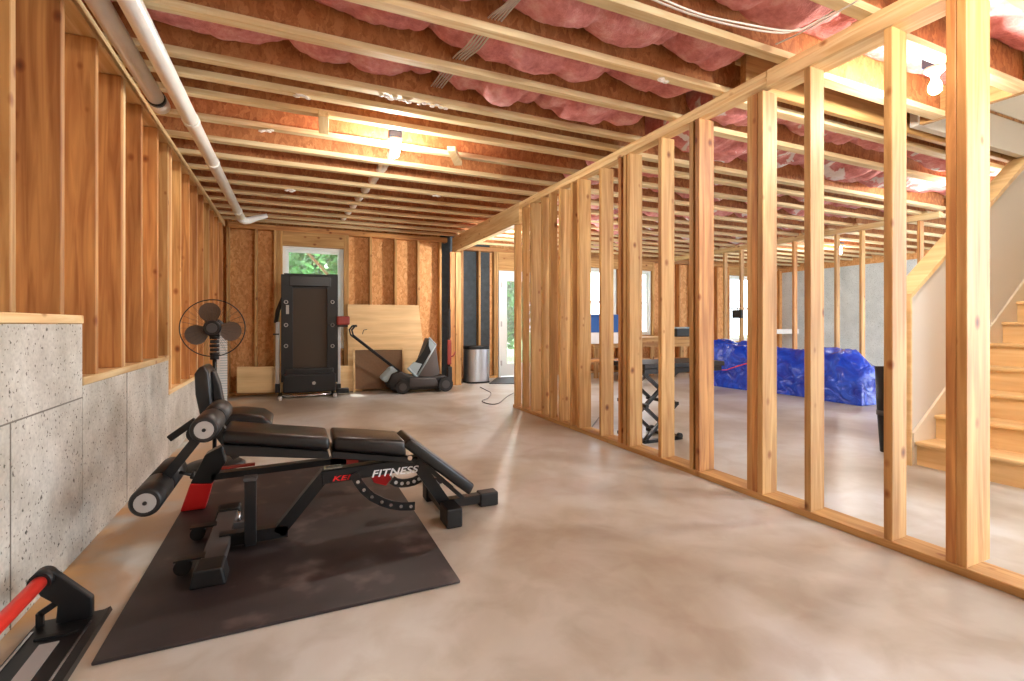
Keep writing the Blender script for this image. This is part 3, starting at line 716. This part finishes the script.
# leg developer: arm with two foam rollers
def roller(u, v, Y0, r, L):
    c0 = PY(u, v, Y0); 
    rl = MB().tube([c0, c0+Vector((0, .008, 0)), c0+Vector((0, L*.42, 0))], r, 28, rs=[r*.86, r, r]).build('foam_roller', 'foam', wb)
    MB().tube([c0+Vector((0, L*.46, 0)), c0+Vector((0, L-.01, 0)), c0+Vector((0, L, 0))], r, 28, rs=[r, r, r*.86]).build('foam_roller', 'foam', wb)
    MB().tube([c0+Vector((0, -.004, 0)), c0+Vector((0, .003, 0))], r*.66, 24).build('end_cap', 'disc', rl)
    MB().tube([c0+Vector((0, -.008, 0)), c0+Vector((0, -.004, 0))], r*.14, 10).build('end_bolt', 'black', rl)
    return c0+Vector((0, L*.44, 0))
r1 = roller(204, 430, 2.36, .054, .52); r2 = roller(145, 503, 2.36, .057, .52)
MB().bar(r1, r2, .04, .055, (0, 1, 0)).build('leg_arm', 'black', wb)
MB().bar(r1+Vector((-.0, 0, 0)), Vector((-.22, r1.y, PY(240, 455, 2.6).z)), .05, .05, (0, 1, 0)).build('arm_bracket', 'black', wb)
kb = r2.lerp(r1, .22)+Vector((.03, 0, -.01)); MB().tube([kb, kb+Vector((.05, 0, -.02))], .007, 8).tube([kb+Vector((.05, -.02, -.025)), kb+Vector((.05, .02, -.012))], .008, 8).build('arm_knob', 'blackm', wb)
# lettering on the main tube
def lettering(txt, p0, p1, size, mat, off):
    cu = bpy.data.curves.new('lettering', 'FONT'); cu.body = txt; cu.size = size; cu.extrude = .0006; cu.shear = .25; cu.offset = size*.018; cu.space_character = 1.02
    o = bpy.data.objects.new('lettering', cu); COL.objects.link(o); cu.materials.append(M[mat])
    bpy.context.view_layer.update(); wd = o.dimensions.x
    me = bpy.data.meshes.new_from_object(o.evaluated_get(bpy.context.evaluated_depsgraph_get())); bpy.data.objects.remove(o)
    if not me.materials: me.materials.append(M[mat])
    o = bpy.data.objects.new('lettering', me); COL.objects.link(o)
    o.parent = wb; o.location = Vector(p0)-wb.location+Vector((0, off, 0))
    o.rotation_euler = (PI/2, -math.atan2(p1.z-p0.z, p1.x-p0.x), 0)
    o.scale = ((p1-p0).length/wd, 1, 1); return o
YF = YC-.0345
lettering('FITNESS', PY(371, 477.5, YF), PY(418, 472, YF), .050, 'whitet', -.001)
lettering('KEI', PY(332, 481.3, YF), PY(350, 479.3, YF), .034, 'redt', -.001)

# ------------------------------------------------------------------ second bench behind it
sb = thing('weight_bench', 'black bench with upright back pad and red feet behind the lettered bench', 'weight bench', (-.35, 3.3, .012))
YR = 3.25
MB().prism([Vector((p.x, p.y, max(p.z, .0125))) for p in polyY([(180, 512), (205, 512), (212, 484), (190, 484)], 3.22)], (0, .09, 0)).bevel(.006, 2).build('red_foot', 'red', sb)
MB().prism(polyY([(190, 484), (212, 484), (226, 462), (222, 446), (205, 455)], 3.22), (0, .09, 0)).bevel(.006, 2).build('rear_leg', 'black', sb)
MB().bar(PY(212, 476, YR), PY(345, 459, YR), .06, .035).build('main_tube', 'black', sb)
MB().bar(PY(222, 468, YR-.05), PY(255, 464, YR-.05), .03, .012).build('handle', 'maroon', sb)
MB().prism([PY(u, v, 3.12) for u, v in ((200, 417), (240, 414), (262, 416), (272, 422), (272, 428), (200, 428))], (0, .3, 0)).bevel(.016, 3, True).build('seat_pad', 'vinyl', sb)
bp = [(193, 368), (200, 365), (212, 366), (219, 373), (221, 395), (224, 416), (200, 420), (194, 395)]
MB().prism(polyY([(194, 374), (199, 367), (204, 366), (209, 372), (211, 395), (213, 418), (200, 418), (195, 395)], 3.08), (0, .22, 0)).bevel(.018, 3, True).build('back_pad', 'vinyl', sb)
MB().prism(polyY([(209, 371), (214, 372), (219, 385), (222, 400), (226, 420), (217, 420)], 3.14), (0, .10, 0)).bevel(.004, 1).build('back_bracket', 'blackm', sb)
ha = PY(169, 439, 3.0); hb = PY(196, 420, 3.0)
MB().bar(hb, ha, .03, .034).bevel(.006, 2).build('handle_bar', 'blackm', sb)
MB().bar(PY(196, 422, 3.02), PY(212, 424, 3.15), .05, .03).build('handle_bracket', 'black', sb)
c0 = PY(196, 434, 3.02)
MB().tube([c0, c0+Vector((0, .25, 0))], .045, 20).build('foam_roller', 'foam', sb)
MB().bar(PY(330, 462, YR), PY(398, 456, YR), .06, .06).build('front_tube', 'black', sb)
MB().bar(PY(352, 466, YR-.03), PY(352, 458, YR-.03), .07, .05, (0, 1, 0)).build('hinge_block', 'maroon', sb)
MB().bar(PY(424, 462, YR), Vector((PY(432, 500, YR).x, YR, .05)), .05, .05).build('front_leg', 'black', sb)
MB().box(PY(430, 495, YR).x-.03, PY(430, 495, YR).x+.04, 3.10, 3.42, .0125, .055).build('front_crossbar', 'black', sb)
MB().bar(PY(395, 457, YR), PY(425, 464, YR), .05, .05).build('front_link', 'black', sb)

# ------------------------------------------------------------------ floor machine at the lower left
fm = thing('exercise_machine', 'low black steel exercise base with red padded bar by the concrete wall', 'exercise machine', (-.7, 1.9, 0))
MB().box(-.80, -.61, 1.40, 2.22, .004, .022).bevel(.003, 1).build('base_plate', 'black', fm)
MB().prism([(-.655, 2.16, .024), (-.60, 2.23, .024), (-.60, 2.25, .0), (-.66, 2.25, .0)], (0, -.76, 0)).build('side_flange', 'black', fm)
for x in (-.785, -.63): MB().box(x-.004, x+.004, 1.45, 2.14, .022, .028).build('guide_rail', 'chrome', fm)
MB().box(-.735, -.685, 1.80, 2.05, .022, .025).build('steel_insert', 'disc', fm)
MB().box(-.76, -.65, 2.08, 2.095, .022, .030).build('stop_bar', 'blackm', fm)
BY = 2.17
MB().prism(polyY([(30, 584), (33, 575), (42, 570), (54, 572), (92, 598), (92, 620), (55, 624), (57, 606), (40, 597)], BY), (0, .028, 0)).bevel(.005, 2).build('end_bracket', 'black', fm)
MB().bar(PY(56, 603, BY+.01), PY(40, 614, BY+.01), .012, .02).bar(PY(40, 613, BY+.01), PY(40, 630, BY+.01), .02, .012, (0, 1, 0)).build('brace', 'black', fm)
e0 = PY(43, 579, BY)
MB().tube([e0, e0+Vector((-.0, -1.1, 0))], .022, 20).build('padded_bar', 'redpad', fm)
MB().tube([e0+Vector((0, -.03, 0)), e0+Vector((0, .03, 0))], .032, 20).build('bar_socket', 'blackm', fm)

# ------------------------------------------------------------------ fan
fc = PY(213, 328, 4.13)
fn = thing('pedestal_fan', 'black pedestal fan with three smoky blades standing near the stepped wall', 'fan', (fc.x, 4.2, 0))
R_ = .205
cg = MB().torus(fc, R_, .004, 0, seg=56)
for k in range(28):
    a = 2*PI*k/28; dx, dz = math.cos(a), math.sin(a)
    for s in (-1, 1):
        cg.tube([fc+Vector((dx*.05, s*.055, dz*.05)), fc+Vector((dx*.13, s*.05, dz*.13)), fc+Vector((dx*.19, s*.025, dz*.19)), fc+Vector((dx*R_, 0, dz*R_))], .0007, 4)
cg.build('cage', 'black', fn)
for k, a0 in enumerate((100, -12, 205)):
    poly = []
    for t in range(17):
        s = t/16; ang = math.radians(a0) + (s-.5)*1.45; 
        rr = .165*(math.sin(PI*s)**.35) + .02
        poly.append(fc+Vector((math.cos(ang)*rr, .03*(s-.5), math.sin(ang)*rr)))
    poly.append(fc+Vector((math.cos(math.radians(a0))*.03, 0, math.sin(math.radians(a0))*.03)))
    MB().prism(poly, (0, .003, 0)).build('blade', 'blade', fn)
hb_ = MB().lathe([(.05, -.06), (.056, -.05), (.056, -.02), (.03, .0), (.03, .05), (.07, .06), (.06, .16), (.02, .18)], fc, 28, 'y').build('motor', 'blackm', fn)
MB().lathe([(.032, -.064), (.034, -.06)], fc, 24, 'y').build('badge', 'grey', hb_)
nk = MB()
for k in range(6): nk.tube([(fc.x, fc.y+.08, fc.z-.06-.03*k), (fc.x, fc.y+.08, fc.z-.083-.03*k)], .032-.002*(k % 2), 14)
nk.build('neck', 'blackm', fn)
MB().tube([(fc.x, fc.y+.08, fc.z-.2), (fc.x, fc.y+.08, .03)], .014, 12).build('pole', 'black', fn)
MB().lathe([(.2, 0), (.2, .012), (.17, .03), (.04, .05), (.03, .1)], (fc.x, fc.y+.08, 0), 30).build('base', 'blackm', fn)
# white slatted panel in the corner
m = thing('slatted_panel', 'tall white ribbed panel standing in the corner behind the fan', 'panel', (-.80, 7.5, 0))
MB().box(-.874, -.84, 7.35, 7.62, 0, 1.0).build('panel_board', 'white', m)
sl = MB()
for k in range(30): sl.box(-.876, -.76, 7.333, 7.349, .02+k*.033, .044+k*.033)
sl.build('slats', 'white', m)
MB().box(-.873, -.763, 7.35, 7.37, 0, 1.02).build('panel_back', 'lgrey', m)

# ------------------------------------------------------------------ treadmill folded upright
tmY = 7.60
tm_ = thing('treadmill', 'black treadmill folded upright in front of the window', 'treadmill', (.2, 7.75, 0))
def tb(name, u0, u1, v0, v1, y0, y1, mat, bev=.006, parent=None):
    a = PY(u0, v0, y0); b = PY(u1, v1, y0)
    return MB().box(min(a.x, b.x), max(a.x, b.x), y0, y1, min(a.z, b.z), max(a.z, b.z)).bevel(bev, 2).build(name, mat, parent or tm_)
tb('deck', 284, 335, 273, 385, 7.66, 7.72, 'blackm')
tb('belt', 292, 328, 288, 374, 7.645, 7.665, 'beltbrown')
dl = tb('side_rail', 281, 293, 274, 382, 7.62, 7.70, 'blackm'); dr = tb('side_rail', 327, 338, 274, 382, 7.62, 7.70, 'blackm')
tb('rear_cap', 289, 331, 275, 287, 7.615, 7.70, 'black', .01)
tb('motor_hood', 283, 336, 375, 391, 7.56, 7.80, 'blackm', .02)
tb('hood_lip', 285, 334, 369, 376, 7.60, 7.70, 'black', .02)
for v in (302, 325, 346):
    for u, s, par in ((286, 1, dl), (332.5, -1, dr)):
        p = PY(u, v, 7.612); MB().torus(p, .022, .006, 0, seg=20, ms=6).build('roller_guide', 'disc', par)
tb('label_plate', 286, 289, 305, 314, 7.612, 7.622, 'disc', .001)
for u0, u1, nm in ((275.5, 279.5, 0), (337, 340.5, 1)):
    tb('upright', u0, u1, 322, 392, 7.74, 7.79, 'steel')
    tb('upright_base', u0-.5, u1+.5, 384, 393, 7.70, 7.82, 'blackm')
m = MB(); p0, p1 = PY(276, 323, 7.77), PY(283, 298, 7.77); m.tube([p0, p0.lerp(p1, .5)+Vector((-.02, 0, 0)), p1], .03, 12); m.build('console_arm', 'blackm', tm_)
tb('handlebar', 337, 350, 316, 325, 7.55, 7.78, 'maroon', .02)
tb('handlebar_end', 337, 348, 324, 327, 7.57, 7.75, 'blackm', .006)
tb('side_lever', 273, 279, 333.5, 335, 7.72, 7.74, 'blackm', .002)
a, b = PY(280, 396, 7.58), PY(334, 394, 7.58)
MB().tube([(a.x, 7.58, .035), (b.x, 7.58, .035)], .014, 10).build('base_bar', 'chrome', tm_)
for x in (a.x, b.x): MB().bar((x, 7.45, .03), (x, 7.9, .03), .05, .04).build('base_rail', 'blackm', tm_)
for x in (a.x, b.x): MB().tube([(x-.025, 7.44, .03), (x+.025, 7.44, .03)], .03, 14).build('caster', 'disc', tm_)
tb('foot_pedal', 337, 349, 389, 393, 7.60, 7.72, 'blackm')
p = PY(314, 383, 7.555); MB().lathe([(.028, -.004), (.028, .0)], p, 5, 'y').build('emblem', 'disc', tm_)

# ------------------------------------------------------------------ boards leaning on the back wall
def board(name, uv, Y, dy, mat, label, tilt=0):
    P = polyY(uv, Y)
    P = [p+Vector((0, tilt*p.z, 0)) for p in P]
    for p in P: p.z = max(p.z, .002)
    o = MB().prism(P, (0, dy, 0)).build(name, mat, origin=(sum(p.x for p in P)/len(P), Y, 0)); tag(o, label, 'board'); return o
board('plywood_board', [(237, 367), (362, 366), (362, 391), (237, 393)], 7.93, .045, 'ply', 'long low pale board standing behind the treadmill foot')
board('plywood_sheet', [(349, 304), (421, 305), (428, 389), (348, 390)], 8.00, .015, 'ply', 'tall pale plywood sheet leaning on the back wall behind mower', .12)
bd = thing('framed_board', 'brown board with pale edging leaning on plywood sheet behind mower handle', 'board', (1.2, 7.95, 0))
P = polyY([(355, 350), (403, 350), (403, 389), (355, 389)], 7.88)
for p in P: p.z = max(p.z, .003); p.y += .08*p.z
MB().prism(P, (0, .012, 0)).build('panel', 'plybrown', bd)
x0, x1, zt = P[0].x, P[1].x, P[0].z
MB().bar((x0, P[0].y-.006, zt+.01), (x1+.01, P[0].y-.006, zt+.01), .02, .03).build('edging', 'ply', bd)
MB().bar((x0-.01, P[3].y-.006, .0), (x0-.01, P[0].y-.006, zt+.02), .03, .02).build('edging', 'ply', bd)
MB().bar((x1+.01, P[2].y-.006, .0), (x1+.01, P[1].y-.006, zt+.02), .03, .02).build('edging', 'ply', bd)
for i, (x, z, l) in enumerate([(-.74, .06, .42)]):
    tag(MB().box(x, x+l, 8.06+.03*i, 8.14, z-.04, z).build('timber_offcut', 'red_x', origin=(x, 8.1, 0)), 'short timber offcut lying at the far left corner beside the low board', 'timber')

# ------------------------------------------------------------------ lawn mower
mY = 7.62
mw = thing('lawn_mower', 'black push lawn mower with grey grass bag in front of plywood sheet', 'lawn mower', (1.9, mY, 0))
def mp_(u, v, Y=mY): return PY(u, v, Y)
deck = [(388, 383), (392, 374), (400, 371), (412, 376), (430, 377), (445, 375), (450, 381), (449, 389), (392, 391)]
MB().prism(polyY(deck, mY-.2), (0, .42, 0)).bevel(.03, 3, True).build('deck', 'blackm', mw)
MB().prism(polyY([(410, 378), (436, 378), (440, 386), (408, 388)], mY-.215), (0, .45, 0)).bevel(.02, 2, True).build('engine_cover', 'grey', mw)
for u, v, r in ((403, 385.5, .105), (446, 382, .115)):
    for yy in (mY-.25, mY+.20):
        c = PY(u, v, mY-.25); r_ = r; c.y = yy; c.z = r_
        wh = MB().tube([c, c+Vector((0, .05, 0))], r_, 24).build('wheel', 'black', mw)
        MB().tube([c+Vector((0, -.004, 0)), c+Vector((0, .054, 0))], r_*.55, 16).build('hub', 'grey', wh)
for dy in (-.17, .17):
    pts = [PY(401, 373, mY), PY(352, 335, mY), PY(350.5, 330, mY), PY(354, 325.5, mY)]
    MB().tube([p+Vector((0, dy, 0)) for p in pts], .014, 10).build('handle_tube', 'black', mw)
hp = PY(354.5, 326, mY); MB().tube([hp+Vector((0, -.18, 0)), hp+Vector((0, .18, 0))], .018, 12).build('grip', 'blackm', mw)
hc = PY(361, 334, mY); MB().tube([hc+Vector((0, -.16, 0)), hc+Vector((.02, -.14, .06)), hc+Vector((.07, -.12, .07))], .005, 6).build('trigger_wire', 'black', mw)
MB().prism(polyY([(382, 379), (392, 368), (398, 368), (397, 374), (386, 383)], mY-.15), (0, .30, 0)).bevel(.02, 2, True).build('rear_housing', 'lgrey', mw)
MB().prism(polyY([(386, 384), (397, 374), (401, 377), (401, 388), (392, 386)], mY-.14), (0, .28, 0)).bevel(.02, 2, True).build('rear_flap', 'blackm', mw)
bg_ = MB().prism(polyY([(416, 376), (430, 338), (436, 346), (440, 374), (432, 378)], mY-.16), (0, .32, 0)).bevel(.015, 2, True).build('grass_bag', 'bag', mw)
rim = MB(); q = [PY(u, v, mY-.17) for u, v in ((408, 368), (417, 377), (436, 345), (429, 337.5))]
rim.tube([q[1], q[2]], .014, 8).tube([q[2], q[3]], .014, 8).tube([q[0], q[1]], .02, 8)
rim.build('bag_rim', 'lgrey', bg_)
MB().prism(polyY([(412, 366), (423, 352), (428, 341), (433, 347), (422, 369), (417, 374)], mY-.165), (0, .01, 0)).build('bag_mouth', 'blackm', bg_)
MB().prism(polyY([(429, 339), (435.5, 345), (431, 352), (429, 346)], mY-.18), (0, .01, 0)).build('bag_lining', 'lgrey', bg_)
MB().prism(polyY([(409, 367), (414, 362), (422, 364), (416, 375)], mY-.18), (0, .02, 0)).build('bag_lip', 'lgrey', bg_)

# trimmer leaning on the post
tr = thing('string_trimmer', 'dark string trimmer with red housing leaning between mower and post', 'trimmer', (2.35, 7.9, 0))
a, b = PY(449, 296, 8.04), PY(449.5, 384, 7.99)
MB().tube([b, a], .016, 10).build('shaft', 'black', tr)
MB().bar(b.lerp(a, .22), b.lerp(a, .50), .07, .05).bevel(.012, 2).build('motor_housing', 'maroon', tr)
MB().bar(b.lerp(a, .0), b.lerp(a, .2), .09, .07).bevel(.02, 2).build('guard', 'blackm', tr)
MB().bar(b.lerp(a, .52), b.lerp(a, .85), .05, .04).bevel(.012, 2).build('grip_sleeve', 'blackm', tr)
hx = b.lerp(a, .3); MB().tube([hx, hx+Vector((.06, -.03, .03)), hx+Vector((.10, -.03, .10))], .012, 8).build('loop_handle', 'maroon', tr)

# trash can
tc = thing('trash_can', 'stainless steel trash can with black lid beside the timber post', 'trash can', (3.0, 8.25, 0))
def dshape(cx, cy, hw, dp, z0, z1, m, seg=18):
    poly = [(cx-hw, cy+dp*.5, z0)]+[(cx-hw*math.cos(PI*k/seg), cy-dp*.55*math.sin(PI*k/seg)**.6, z0) for k in range(seg+1)]+[(cx+hw, cy+dp*.5, z0)]
    return m.prism(poly, (0, 0, z1-z0))
ca, cb = PY(467.5, 383, 8.22), PY(490, 383, 8.22); cx, hw = (ca.x+cb.x)/2, (cb.x-ca.x)/2
dshape(cx, 8.3, hw, .28, .03, .60, MB()).build('body', 'steel', tc)
dshape(cx, 8.3, hw*1.02, .30, .0, .03, MB()).build('base_ring', 'blackm', tc)
dshape(cx, 8.3, hw*1.02, .30, .60, .66, MB()).bevel(.01, 2).build('lid', 'blackm', tc)
# door mat and cords
tag(MB().prism([PZ(497, 378), PZ(518, 377), PZ(520, 384), PZ(489, 384)], (0, 0, .012)).build('door_mat', 'blackm', origin=PZ(505, 381)), 'dark door mat on the floor before the glazed door', 'mat')
cable('power_cord', [PZ(u, v, .006) for u, v in ((480, 387), (486, 390), (491, 393), (488, 398), (482, 401), (490, 404), (499, 403), (508, 396), (520, 390))], .006, 'cableg', 'grey power cord curling over the floor in front of trash can', 'cord')
cable('power_cord', [PZ(u, v, .006) for u, v in ((613, 408), (605, 411), (597, 420), (592, 428), (600, 431), (612, 428))], .006, 'cableg', 'dark cord on the floor beside the scissor table', 'cord')

# ------------------------------------------------------------------ tarp-covered heap
def tarp():
    m = MB(); bm = m.bm; ns, nt_ = 64, 34; rows = []
    ya, yb = 3.88, 6.75
    for i in range(ns):
        s = i/(ns-1); y = ya+(yb-ya)*s
        endf = min(1, (s*9)**.6 if s < .11 else 1, ((1-s)*14)**.5 if s > .93 else 1)
        H = (.62 + .10*s + .04*math.sin(s*9))*(.55+.45*endf); W = .50*(.80+.2*endf) + .03*math.sin(s*13); cxx = 7.02 + .06*math.sin(s*5) - (.10 if s < .1 else 0)*(1-s*10) + (.12*(1-s))
        row = []
        for j in range(nt_):
            t = PI*j/(nt_-1); cx_, sz = math.cos(t), math.sin(t)
            px = -W*(abs(cx_)**.45)*(1 if cx_ > 0 else -1); pz = H*(abs(sz)**.5)
            if px > -W*.3 and s < .45: pz *= 1-.38*(1-s/.45)*min(1, (px+W*.3)/(W*.8))
            q = Vector((px*2.2, y*2.2, pz*2.2)); d_ = .075*(1-abs(noise.noise(q*1.4))*3.2) + .03*noise.noise(q*4)
            f = min(1, pz/.12)
            skew = .10*(pz/.7)*(1 if px < 0 else 0)
            row.append(bm.verts.new((cxx+px*(1+d_*.7*f)+skew, y+ d_*.5*f, max(0.003, pz*(1+d_*.9*f)))))
        rows.append(row)
    for i in range(ns-1):
        for j in range(nt_-1): f = bm.faces.new((rows[i][j], rows[i+1][j], rows[i+1][j+1], rows[i][j+1])); f.smooth = (i*7+j*3) % 5 != 0
    bm.faces.new(rows[0]); bm.faces.new(rows[-1][::-1])
    return m
tp = thing('tarp_heap', 'long heap wrapped in shiny blue tarp on the floor behind the partition', 'tarp', (7.0, 5.3, 0))
tarp().build('tarp_cover', 'tarp', tp)
MB().tube([PX(716, 370, 6.5), PX(726, 370, 6.45), PX(738, 366, 6.47), PX(752, 362, 6.5)], .008, 6).build('strap', 'redpad', tp)
lp = thing('leaning_roll', 'narrow black roll standing behind the end of stair wall', 'roll', (4.47, 2.5, 0))
MB().tube([(4.46, 2.42, .0), (4.45, 2.44, .35), (4.46, 2.46, .70)], .042, 16).build('roll', 'blackm', lp)
MB().tube([(4.452, 2.44, .30), (4.452, 2.44, .34)], .046, 16).build('strap', 'grey', lp)

# ------------------------------------------------------------------ scissor table, bench and boxes beyond partition
sc_ = thing('scissor_table', 'black folding scissor table standing behind the partition studs', 'table', (3.3, 3.5, 0))
tx0, tx1, ty0, ty1 = 2.80, 3.75, 3.42, 3.88
MB().box(tx0, tx1, ty0, ty1, .655, .70).bevel(.008, 2).build('tabletop', 'blackm', sc_)
MB().box(tx0+.02, tx1-.02, ty0+.02, ty1-.02, .61, .652).build('apron', 'black', sc_)
for yy in (ty0+.04, ty1-.08):
    for z0, z1 in ((.03, .33), (.33, .62)):
        MB().bar((2.84, yy, z0), (3.20, yy, z1), .028, .028, (0, 1, 0)).build('scissor_bar', 'black', sc_)
        MB().bar((3.20, yy+.035, z0), (2.84, yy+.035, z1), .028, .028, (0, 1, 0)).build('scissor_bar', 'black', sc_)
for x in (2.85, 3.19):
    for z in (.02, .33): MB().bar((x, ty0+.02, z), (x, ty1-.02, z), .03, .03).build('cross_rail', 'black', sc_)
MB().bar((2.82, ty0+.04, .015), (3.25, ty0+.04, .015), .04, .03).build('floor_rail', 'black', sc_)
for y in (ty0+.04, ty1-.04): MB().tube([(3.23, y-.015, .03), (3.23, y+.015, .03)], .028, 12).build('caster', 'blackm', sc_)
wk = thing('workbench', 'rough pine workbench under the far windows', 'workbench', (6.8, 8.2, 0))
MB().box(5.3, 8.1, 7.95, 8.6, .74, .78).build('bench_top', 'wood_x', wk)
MB().box(5.3, 8.1, 7.95, 7.99, .58, .74).build('apron', 'wood_x', wk)
MB().box(5.35, 8.05, 8.0, 8.55, .26, .30).build('shelf', 'red_x', wk)
for x in (5.34, 6.7, 7.97):
    for y in (7.99, 8.5): MB().box(x, x+.089, y, y+.038, 0, .739).build('leg', 'wood_z', wk)
a = PY(676, 323, 8.15); b = PY(697, 336, 8.15)
t = thing('storage_case', 'black case resting on the pine workbench', 'case', (a.x, 8.2, .78))
MB().box(a.x-.1, b.x, 8.02, 8.4, .782, .95).bevel(.015, 2).build('case_body', 'blackm', t); MB().box(a.x-.11, b.x+.01, 8.01, 8.41, .95, .985).bevel(.01, 2).build('case_lid', 'lgrey', t)
t = thing('storage_bin', 'blue bin on a pale stand under the window', 'bin', (5.3, 7.4, 0))
a = PY(588, 316, 7.3); b = PY(620, 337, 7.3)
MB().box(a.x, b.x, 7.3, 7.65, .90, a.z).bevel(.01, 2).build('bin_body', 'blue', t); MB().box(a.x-.01, b.x+.01, 7.29, 7.66, a.z, a.z+.03).build('bin_lid', 'blue', t)
t = thing('utility_stand', 'pale stand on dark legs carrying the blue bin', 'stand', (5.3, 7.4, 0))
MB().box(a.x-.1, b.x+.05, 7.25, 7.7, .70, .898).bevel(.01, 2).build('stand_top', 'white', t)
for x in (a.x-.06, b.x): 
    for y in (7.28, 7.62): MB().box(x, x+.04, y, y+.04, 0, .70).build('leg', 'black', t)
MB().box(a.x-.08, b.x+.03, 7.27, 7.68, .38, .42).build('shelf', 'red_x', t)
t = MB().box(11.0, 11.98, 8.55, 8.7, .80, .92).build('white_board', 'white', origin=(11.4, 8.6, .8)); 
t.name = 'wall_ledge'; tag(t, 'white ledge on the far wall beside the concrete corner', 'ledge')
MB_ = PX(738, 313, X2-.05); t = thing('work_light', 'small black work lamp hung on a stud before the far window', 'lamp', MB_)
MB().box(MB_.x-.05, MB_.x, MB_.y-.12, MB_.y+.1, MB_.z-.10, MB_.z+.06).bevel(.01, 2).build('lamp_housing', 'blackm', t)
MB().tube([MB_+Vector((-.02, 0, .06)), MB_+Vector((-.02, 0, .22)), MB_+Vector((.05, 0, .26))], .008, 6).build('hook', 'black', t)

# ------------------------------------------------------------------ outdoors
struct(MB().box(-30, 40, 9.3, 60, -.3, -.05).build('ground_outside', 'lawn'))
def tree(x, y, h, r, seed, label, n=5200, ls=1.0):
    random.seed(seed); t = thing('garden_tree', label, 'tree', (x, y, -.05), 'trees outside the windows')
    MB().tube([(x, y, -.05), (x+.1, y, h*.4), (x, y, h*.75)], .12, 8, rs=[.16, .12, .07]).build('trunk', 'bark', t)
    m = MB(); bm = m.bm
    for k in range(n):
        d_ = Vector((random.gauss(0, 1), random.gauss(0, 1), random.gauss(0, 1))).normalized()*(random.random()**.4)
        lump = 1+.35*noise.noise(d_*2.5+Vector((seed, 0, 0)))
        p = Vector((x+d_.x*r*lump, y+d_.y*r*lump, h*.55+d_.z*h*.52*lump)); s = random.uniform(.10, .22)*ls
        a = Vector((random.uniform(-1, 1), random.uniform(-1, 1), random.uniform(-1, 1))).normalized(); b = a.orthogonal().normalized()
        bm.faces.new([bm.verts.new(p+a*s), bm.verts.new(p+b*s*.6), bm.verts.new(p-a*s), bm.verts.new(p-b*s*.6)])
    m.build('crown', 'leafg', t)
tree(-1.4, 12.5, 4.2, 1.5, 1, 'leafy green tree filling the left part of window behind treadmill', 12000, .5)
tree(1.9, 13.4, 4.6, 1.7, 2, 'leafy green tree filling the right part of window behind treadmill', 12000, .5)
tree(.3, 18.5, 6.4, 2.0, 5, 'tall green tree standing further back behind the two near the window')
tree(-5.2, 20, 7, 2.2, 6, 'tall green tree standing at the left edge of the far row')
tree(5.6, 21, 7.5, 2.2, 8, 'tall green tree standing between the treadmill window and door')
tree(5.9, 14.5, 4.0, 1.3, 3, 'green tree seen through the glazed door')
a, b = PY(306, 251, 9.4), PY(330, 277, 9.4)
d_ = (b-a).normalized()
tag(MB().bar(a-d_*.6, b+d_*2.9, .04, .10, (0, 1, 0)).build('deck_brace', 'brace', origin=a), 'slanting timber brace outside the window above the treadmill', 'brace')
